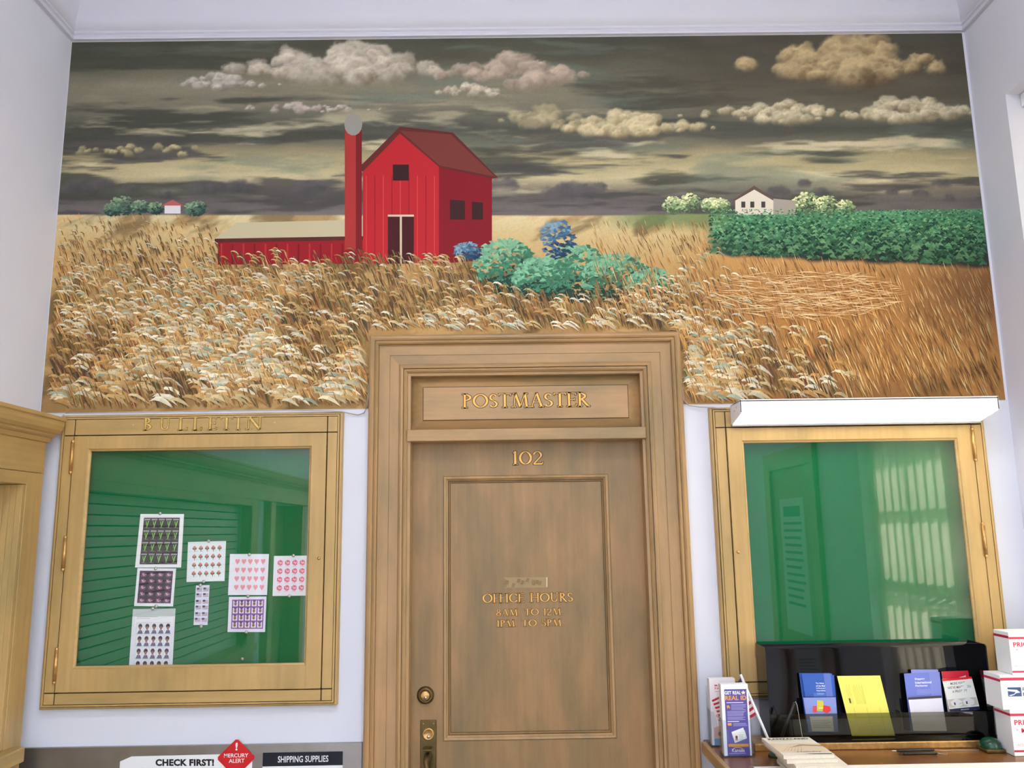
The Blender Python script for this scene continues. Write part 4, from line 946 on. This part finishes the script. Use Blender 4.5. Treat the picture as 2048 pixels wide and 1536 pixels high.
def rack_card(label, pts, d, draw, bg, th=.0012, cat='brochure', group='brochures in the black rack', name='brochure'):
    c = [WR(x, y, d) for x, y in pts]
    r = empty(name, tuple((Vector(c[2])+Vector(c[3]))/2), label=label, cat=cat, group=group)
    slab(MB(), *c, th).build('paper', simple('paper_'+str(len(bpy.data.materials)), bg, .45, var=.01), r)
    p = PB(quadfn(*c, eps=.00005)); draw(p); p.build('print', r, 'gloss_print'); return r
def dr_blue(p): p.rect(0, 0, 1, 1, (50, 92, 178)); p.rect(.72, 0, .95, 1, (96, 118, 196)); [p.text(s, .42, .815-.042*i, .30-.02*(i == 0), .03, (226, 232, 246), .02) for i, s in enumerate(('The Safety', 'of the Mail', 'Is Everyone\'s', 'Responsibility'))]; p.lines(.42, .66, .7, 2, .018, .006, (160, 180, 226))
def dr_plain(c): return lambda p: p.rect(0, 0, 1, 1, c)
rack_card('rearmost blue brochure of the fanned set, only its left edge showing', [(1598, 1346), (1660, 1346), (1672, 1466), (1614, 1466)], .012, dr_plain((44, 84, 168)), (60, 100, 184))
rack_card('blue brochure with rounded corner peeping out at the right of its set', [(1604, 1350), (1668, 1350), (1678, 1466), (1620, 1466)], .0155, dr_plain((40, 82, 176)), (60, 100, 184))
rack_card('blue brochure with a short white title on its cover', [(1603, 1347), (1664, 1347), (1676, 1466), (1622, 1466)], .019, dr_blue, (70, 108, 190))
def dr_card(p):
    p.rect(0, 0, 1, 1, (132, 146, 210)); p.rect(0, .98, 1, 1, (30, 36, 70)); p.rect(.12, .38, .85, .44, (236, 238, 246)); p.rect(.12, .02, .85, .38, (236, 238, 246)); p.lines(.16, .32, .8, 5, .05, .012, (150, 156, 176))
    p.poly([(.38, .60), (.62, .58), (.6, .88), (.42, .9)], (206, 196, 60)); p.poly([(.55, .58), (.68, .52), (.82, .6), (.8, .72), (.6, .76)], (222, 54, 54)); p.poly([(.24, .56), (.36, .54), (.38, .74), (.26, .74)], (214, 70, 80)); p.rect(.44, .66, .58, .69, (226, 226, 150))
rack_card('light blue card showing yellow and red parcels, in front of the blue brochures', [(1606, 1394), (1671, 1393), (1677, 1464), (1617, 1464)], .036, dr_card, (150, 162, 214))
def dr_yel(p):
    p.rect(0, 0, 1, 1, (238, 230, 108))
    for i, u in enumerate((.16, .30, .42)): 
        for k in range(4): p.rect(u+.03*k-(.03 if i == 0 else 0), .52, u+.03*k+.004-(.03 if i == 0 else 0), .86 if k % 2 else .82, (150, 142, 66))
    p.rect(.14, .54, .175, .62, (80, 78, 40))
    for u in (.2, .5, .8): p.rect(u, .04, u+.004, .46, (160, 152, 74))
    p.lines(.25, .3, .9, 5, .05, .003, (196, 188, 104))
rack_card('yellow paper form drooping forward in the middle of the rack', [(1674, 1352), (1760, 1351), (1790, 1471), (1704, 1472)], .014, dr_yel, (238, 230, 110), .0006, 'form')
def dr_lav(p): p.rect(0, 0, 1, 1, (104, 120, 204)); p.rect(.7, 0, 1, 1, (120, 134, 210)); [p.text(s, .28, .87-.06*i, w_, .042, (232, 234, 250), .02) for i, (s, w_) in enumerate((('Shipping', .28), ('International', .46), ('Packages', .34)))]; p.lines(.3, .70, .72, 4, .025, .006, (150, 160, 224))
rack_card('lavender brochure standing highest behind the white card', [(1822, 1339), (1876, 1339), (1894, 1462), (1834, 1462)], .012, dr_plain((126, 140, 214)), (140, 150, 216))
rack_card('lavender blue brochure with white title lines above the white card', [(1808, 1347), (1879, 1344), (1892, 1462), (1822, 1462)], .018, dr_lav, (120, 134, 210))
rack_card('plain white card with a dark top edge below the lavender brochure', [(1816, 1395), (1883, 1391), (1893, 1462), (1827, 1462)], .036, lambda p: (p.rect(0, 0, 1, 1, (216, 214, 232)), p.rect(0, .93, 1, 1, (40, 38, 58))), (214, 214, 230))
def dr_red(p):
    p.rect(0, 0, 1, 1, (232, 234, 228)); p.rect(0, .93, 1, 1, (222, 36, 44)); [p.text(s, .24-.03*i*(i == 1)-.1*(i == 1), .80-.12*i, w_, .075, (70, 74, 76), .01) for i, (s, w_) in enumerate((('MORE WAYS', .5), ("WE'VE MADE YOU", .78), ('A PRIORITY', .5)))]
    p.rect(.02, .13, .98, .38, (196, 192, 186))
    for u in (.1, .5): p.poly([(u, .3), (u+.2, .4), (u+.38, .3), (u+.36, .18), (u+.18, .12), (u+.02, .2)], (226, 224, 220)); p.rect(u+.1, .2, u+.15, .28, (50, 60, 110))
    p.rect(0, 0, 1, .10, (26, 30, 70)); p.text('MAILING', .38, .03, .26, .035, (210, 214, 236), .01)
rack_card('white leaflet with red top band, mostly hidden behind its twin', [(1883, 1343), (1936, 1341), (1952, 1420), (1896, 1424)], .012, lambda p: (p.rect(0, 0, 1, 1, (226, 222, 222)), p.rect(0, .82, 1, 1, (206, 30, 56)), p.text('MORE WAYS', .26, .66, .44, .08, (60, 62, 66), .01)), (230, 226, 226))
rack_card('white leaflet with red top band and two parcels over a navy strip', [(1884, 1358), (1943, 1353), (1960, 1419), (1900, 1425)], .026, dr_red, (232, 234, 230))

# acrylic holders with brochures
def holder(pxc, y0, z0, label_h, label_b, draw, bg, wd, ht, n):
    x0 = pxc; h = empty('brochure_holder', (x0+wd/2, y0, z0), label=label_h, cat='brochure holder', group='clear brochure holders')
    H = .085; t = .002; dep = .034; o = .006
    MB().box(x0-o, x0-o+t, y0-dep, y0+.004, z0, z0+.12, .0006).build('side', 'acrylic', h); MB().box(x0+wd+o-t, x0+wd+o, y0-dep, y0+.004, z0, z0+.12, .0006).build('side', 'acrylic', h)
    MB().box(x0-o, x0+wd+o, y0-dep, y0+.004, z0, z0+.003, .0006).build('base', 'acrylic', h)
    f = MB(); pts = [(x0-o, z0+.003), (x0+wd+o, z0+.003), (x0+wd+o, z0+.115), (x0+wd-.008, z0+.112), (x0+wd-.014, z0+.09), (x0+wd-.022, H+z0-.03), (x0+.022, H+z0-.03), (x0+.014, z0+.09), (x0+.008, z0+.112), (x0-o, z0+.115)]
    f.prism(pts, y0-dep, y0-dep-.002, 'y').build('front_wall', 'acrylic', h)
    MB().box(x0-o, x0+wd+o, y0+.004, y0+.006, z0, z0+.19, .0006).build('back_wall', 'acrylic', h)
    b = empty('brochure_stack', (x0+wd/2, y0, z0+.004), label=label_b, cat='brochure stack')
    MB().box(x0, x0+wd, y0-.028, y0+.002, z0+.004, z0+.004+ht, .0008).build('paper', 'white', b)
    p = PB(lambda u, v, l: (x0+wd*u, y0-.0281-l*.00005, z0+.004+ht*v)); draw(p); p.build('print', b, 'gloss_print')
def dr_real(p):
    p.rect(0, 0, 1, 1, (244, 244, 250)); p.rect(.12, 0, .94, .93, (92, 84, 160)); p.text('GET REAL', .13, .855, .60, .05, (246, 246, 250), .03); p.text('REAL ID', .14, .775, .78, .065, (238, 160, 60), .035)
    p.poly([(.82+.10*math.cos(math.radians(90+36*i))*(1 if i % 2 == 0 else .45), .88+.035*math.sin(math.radians(90+36*i))*(1 if i % 2 == 0 else .45)) for i in range(10)], (246, 226, 196))
    p.lines(.18, .735, .8, 1, .03, .012, (226, 226, 244), .0); p.lines(.34, .71, .9, 5, .018, .007, (176, 172, 220)); p.poly([(.18, .70), (.26, .705), (.3, .67), (.28, .65), (.24, .68), (.2, .65)], (238, 160, 60))
    p.lines(.18, .615, .9, 5, .016, .007, (176, 172, 220)); p.lines(.18, .53, .88, 3, .016, .007, (176, 172, 220)); p.lines(.18, .47, .6, 1, .03, .012, (226, 226, 244), 0.); p.rect(.18, .42, .32, .455, (238, 160, 60)); p.lines(.38, .445, .92, 3, .016, .006, (176, 172, 220))
    p.poly([(.30, .33), (.74, .39), (.80, .30), (.36, .24)], (232, 234, 240)); p.poly([(.33, .30), (.78, .355), (.86, .24), (.40, .175)], (220, 226, 226)); p.rect(.43, .21, .52, .28, (178, 132, 110)); p.ell(.475, .255, .035, .02, (90, 60, 50), 9); p.lines(.56, .285, .76, 4, .02, .008, (170, 186, 170))
    p.rect(.16, .125, .90, .165, (232, 158, 60)); p.poly([(.5+.2*math.cos(math.radians(a)), .085+.035*math.sin(math.radians(a))) for a in range(0, 181, 15)]+[(.5+.14*math.cos(math.radians(a)), .085+.024*math.sin(math.radians(a))) for a in range(180, -1, -15)], (226, 170, 90))
    p.text('Kansas', .28, .05, .46, .05, (240, 238, 246), .01); p.lines(.18, .03, .86, 1, .02, .006, (200, 196, 230))
def dr_pkg(p):
    p.rect(0, 0, 1, 1, (240, 234, 240)); p.text('MANAGE', .2, .88, .6, .035, (206, 80, 96), .02); p.text('PACKAGES', .2, .835, .72, .035, (206, 80, 96), .02); p.text('with My Choice', .2, .79, .78, .03, (90, 96, 130), .01)
    for v in (.70, .62, .54): p.lines(.28, v, .9, 2, .025, .01, (170, 176, 190)); p.ell(.22, v+.005, .015, .007, (120, 130, 150), 6)
    p.text('Get', .2, .42, .26, .04, (214, 70, 80), .02); p.lines(.28, .36, .8, 1, .02, .02, (110, 130, 170)); p.poly([(.08, 0), (.95, 0), (.95, .26), (.5, .32), (.08, .26)], (222, 190, 180)); p.poly([(.08, 0), (.95, 0), (.95, .1), (.08, .1)], (120, 170, 216)); p.ell(.3, .17, .06, .035, (110, 70, 64), 9)
a = ZP(1445, 1511, ZT); hw = .088
holder(.683, -.205, ZT+.0006, 'clear acrylic holder in front, holding the purple brochures', 'purple brochures with white and orange heading in a clear holder', dr_real, (244, 244, 250), .088, .218, 4)
holder(.677, -.072, ZT+.0006, 'clear acrylic holder behind the purple brochures, beside the door casing', 'white and pink brochures half hidden behind the purple ones', dr_pkg, (240, 236, 240), .088, .213, 4)

# small flag on a white stick
fb = W(1548, 1478, -.235); ft = W(1481, 1349, -.150); fb = (fb[0], -.235, ZT+.004)
fl = empty('small_flag', (fb[0], fb[1], ZT+.0005), label='small stars and stripes flag on a leaning white stick', cat='flag')
MB().tube([fb, ft], .0046, 10).build('stick', 'white_metal', fl)
MB().lathe((fb[0], fb[1], ZT+.0006), [(.0, 0), (.022, 0), (.022, .008), (.012, .014), (.006, .02), (0, .02)], (0, 0, 1), 18).build('flag_base', 'green_pl', fl)
B0, T0 = Vector(fb), Vector(ft); h1 = T0+(B0-T0)*.03; h2 = T0+(B0-T0)*.50
e1_ = Vector(W(1423, 1400, -.135)); e2_ = Vector(W(1443, 1446, -.135))
def ffn(u, v, l):
    a_ = h2*(1-v)+h1*v; c__ = e2_*(1-v)+e1_*v; p_ = a_*(1-u)+c__*u
    return (p_.x, p_.y-.004*math.sin(u*7)-l*.0002, p_.z-.012*math.sin(u*3.14))
p = PB(ffn)
for i in range(13): p.grid(0, i/13, 1, (i+1)/13, (176, 24, 44) if i % 2 == 0 else (226, 218, 222), 8, 1, 0)
p.grid(0, 6/13, .42, 1, (32, 32, 66), 5, 3, 1)
for i in range(5):
    for j in range(4): p.ell(.05+.08*i, .52+.12*j, .016, .022, (236, 236, 244), 6, 2)
p.build('cloth', fl)['label'] = 'cloth with red and white stripes and starred blue corner'

# stack of booklets
bx0, by0 = ZP(1520, 1476, 1.066)[:2]
for i in range(6):
    th = .0105; z0 = ZT+.0034+i*(th+.0006); top = i == 5
    ox, oy, rz = [(.030, -.035, -.02), (.033, -.031, -.03), (.028, -.037, .0), (.030, -.033, -.04), (.006, -.006, .02), (.0, .0, .01)][i]
    wd, ln = .150, .205
    nmz = ['lowest booklet of the cream stack, on the white pad', 'second booklet up in the cream stack', 'third booklet up in the cream stack', 'fourth booklet up in the cream stack', 'cream booklet just under the top one of the stack', 'cream booklet with dark title and dune picture, topmost of the stack'][i]
    b = empty('booklet', (.866+ox, -.388+oy, z0), rz, label=nmz, cat='booklet', group='stack of cream booklets on the desk')
    MB().box(-wd/2+.001, wd/2-.001, -ln/2+.001, ln/2-.001, .0006, th-.0006).build('pages', 'paper_side', b, local=True)
    cv_ = MB().box(-wd/2, wd/2, -ln/2, ln/2, th-.0007, th, .0002).box(-wd/2, wd/2, -ln/2, ln/2, 0, .0006).box(-wd/2, -wd/2+.0008, -ln/2, ln/2, 0, th)
    cv_.build('cover', simple('cover_'+str(i), (232, 222, 204), .4, var=.02), b, local=True)
    p = PB(lambda u, v, l: (-wd/2+wd*u, -ln/2+ln*v, th+.00005*(l+1)))
    p.rect(0, 0, 1, 1, (230, 222, 206))
    if top:
        p.poly([(0, .15), (1, .12), (1, .62), (.6, .66), (.3, .6), (0, .68)], (226, 206, 178)); p.poly([(.3, .4), (.6, .58), (1, .52), (1, .45), (.62, .5)], (168, 142, 114))
        for k in range(6): p.poly([(.1+.07*k, .22), (.12+.07*k, .22), (.34+.05*k, .5), (.33+.05*k, .5)], (206, 180, 148))
        p.poly([(.45, .07), (.98, .06), (.95, .02), (.6, .03)], (86, 80, 88)); p.text('KANZALAND', .09, .86, .84, .085, (34, 34, 36), .02); p.text('Pictorial History', .14, .79, .4, .04, (70, 64, 60)); p.text('Halliday', .35, .13, .48, .06, (60, 54, 52), .01)
    p.build('print', b, local=True)

# pens on bead chains
def bead_chain(pts, r=.0017):
    mb = MB(); pts = [Vector(q_) for q_ in pts]; seg = []
    for a_, b_ in zip(pts[:-1], pts[1:]):
        n_ = max(1, int((b_-a_).length/.0046)); seg += [a_+(b_-a_)*k_/n_ for k_ in range(n_)]
    for q_ in seg: mb.lathe(q_, [(0, -r), (r*.87, -r*.5), (r*.87, r*.5), (0, r)], (0, 0, 1), 6)
    mb.tube(pts, .0005, 5, False); return mb
zc = ZT+.0048
for i, (p0, p1, lb) in enumerate((((1783, 1502), (1868, 1499), 'black pen with silver tip lying on the desk by its chain'), ((1797, 1508), (1874, 1506), 'black pen without a silver tip, lying just in front of the other'))):
    a_, b_ = Vector(ZP(*p0, zc)), Vector(ZP(*p1, zc)); d_ = (b_-a_)
    pn = empty('pen', tuple((a_+b_)/2-Vector((0, 0, .0045))), label=lb, cat='pen', group='black pens on the desk')
    MB().tube([a_+d_*.12, a_+d_*.2, b_-d_*.02, b_], [.0032, .0044, .0044, .0036], 12).build('barrel', 'black', pn)
    MB().tube([a_, a_+d_*.03, a_+d_*.12], [.0006, .0014, .0031], 10).build('tip', 'silver' if i == 0 else 'black', pn)
    if i == 0: bead_chain([b_, b_+Vector((.03, -.006, -.003)), b_+Vector((.07, .0, -.003)), b_+Vector((.10, -.002, -.003)), Vector((1.518, -.205, ZT+.0022))]).build('bead_chain', 'silver', pn)
    else: bead_chain([b_, b_+Vector((.012, .004, -.003)), b_+Vector((.03, -.004, -.003)), b_+Vector((.012, .006, -.003)), b_+Vector((-.004, .007, -.003))]).build('bead_chain', 'silver', pn)
dm = empty('pen_stand', (1.553, -.209, ZT+.0003), label='dark green domed pen base beside the shipping boxes', cat='pen stand')
MB().box(1.521, 1.585, -.241, -.178, ZT+.0003, ZT+.012, .003).build('foot', 'brass_dark', dm)
MB().lathe((1.553, -.209, ZT+.012), [(.033, 0), (.0335, .006), (.030, .016), (.022, .025), (.010, .030), (0, .031)], (0, 0, 1), 24).build('dome', 'green_pl', dm)
c0 = Vector((W(1607, 1472, -.21)[0], -.21, ZT+.0003)); cT = Vector(W(1590, 1404, -.205))
dp = empty('desk_pen', (c0.x, c0.y, c0.z), label='slanted black desk pen with an upright bead chain behind the booklets', cat='pen')
MB().lathe(c0, [(0, 0), (.02, 0), (.02, .006), (.008, .012), (0, .012)], (0, 0, 1), 16).build('foot', 'black', dp)
pe = Vector(W(1564, 1472, -.215)); MB().tube([pe, cT+Vector((-.004, 0, -.004))], .0046, 10).build('barrel', 'black', dp)
bead_chain([c0+Vector((0, 0, .012)), cT+Vector((.006, 0, -.01)), cT+Vector((.002, 0, 0)), cT+Vector((-.005, 0, -.002))]).build('bead_chain', 'silver', dp)

# shipping boxes stacked at the right
RED = (190, 30, 70)
def ship_box(x0, x1, y0, y1, z0, z1, label, draw):
    b = empty('shipping_box', ((x0+x1)/2, (y0+y1)/2, z0), label=label, cat='box', group='stack of shipping boxes')
    MB().box(x0, x1, y0, y1, z0, z1, .0015).build('carton', 'white', b)
    p = PB(lambda u, v, l: (x0+u, y0-.0002-l*.00004, z0+v)); draw(p, x1-x0, z1-z0); p.build('print', b)
    q_ = PB(lambda u, v, l: (x0-.0002-l*.00004, y1-u, z0+v)); q_.rect(0, z1-z0-.02, y1-y0, z1-z0-.012, RED); q_.build('print', b)
def db_low(p, w_, h): p.rect(0, h-.020, w_, h-.012, RED); p.rect(0, .012, w_, .018, RED); p.text('PRIORITY', .010, h-.047, .105, .016, RED, .03); p.text('MAIL', .030, h-.070, .06, .014, RED, .03); p.text('*', .013, h-.067, .008, .008, RED, .03); p.text('UNITED STATES POSTAL SERVICE', .008, .030, .13, .008, (226, 160, 176))
def db_mid(p, w_, h):
    p.rect(0, h-.016, w_, h-.007, RED); p.rect(.020, .040, .064, .068, (44, 72, 122)); p.poly([(.020, .062), (.05, .060), (.060, .052), (.046, .050), (.036, .043), (.046, .054), (.02, .057)], (236, 240, 246)); p.poly([(.022, .044), (.044, .048), (.03, .042)], (236, 240, 246))
    p.text('PRIORITY', .068, .056, .07, .011, (60, 76, 110), .03); p.text('MAIL', .068, .041, .04, .011, (60, 76, 110), .03); p.rect(.02, .034, .16, .035, (160, 170, 190))
def db_top(p, w_, h): p.rect(0, h-.022, w_, h-.015, RED); p.rect(0, .006, w_, .012, RED); p.text('PRIORITY', .012, h-.046, .10, .015, RED, .03); p.text('*', .018, h-.06, .008, .008, RED, .03); p.text('MEDIUM FLAT RATE', .008, .022, .11, .007, (222, 150, 168))
ship_box(1.588, 1.852, -.278, -.190, ZT+.0004, 1.1350, 'white shipping box with red stripes and red lettering, at the bottom of the stack', db_low)
ship_box(1.566, 1.850, -.282, -.188, 1.1354, 1.2400, 'flat white shipping box with a blue emblem, in the middle of the stack', db_mid)
ship_box(1.612, 1.852, -.276, -.192, 1.2404, 1.3720, 'white shipping box with red stripes at top and foot, on top of the stack', db_top)

# cables
def cable(pts, label, r=.0022):
    thing1('cable', MB().tube(pts, r, 6), 'cable', label, 'cable', 'loose grey cables')
cable([W(131, 826, -.030), W(240, 825, -.030), W(420, 822, -.031), W(560, 820, -.031), W(684, 823, -.031), W(700, 827, -.012), W(716, 830, -.008), W(728, 826, -.011), (OX0-.006, -.013, W(737, 812, -.013)[2]), (OX0-.004, -.013, W(741, 770, -.013)[2])], 'thin grey cable along the top of the bulletin case, dipping beside the door')
cable([W(128, 829, -.03), W(118, 842, -.045), W(106, 858, -.056), W(90, 881, -.064)], 'short grey cable hanging from the crown beside the bulletin case')
cable([(OX1+.004, -.013, W(1361, 775, -.013)[2]), W(1367, 800, -.013), W(1378, 811, -.012), W(1400, 814, -.014), W(1425, 815, -.034), W(1453, 818, -.034)], 'thin grey cable running from the door casing to the strip lamp')
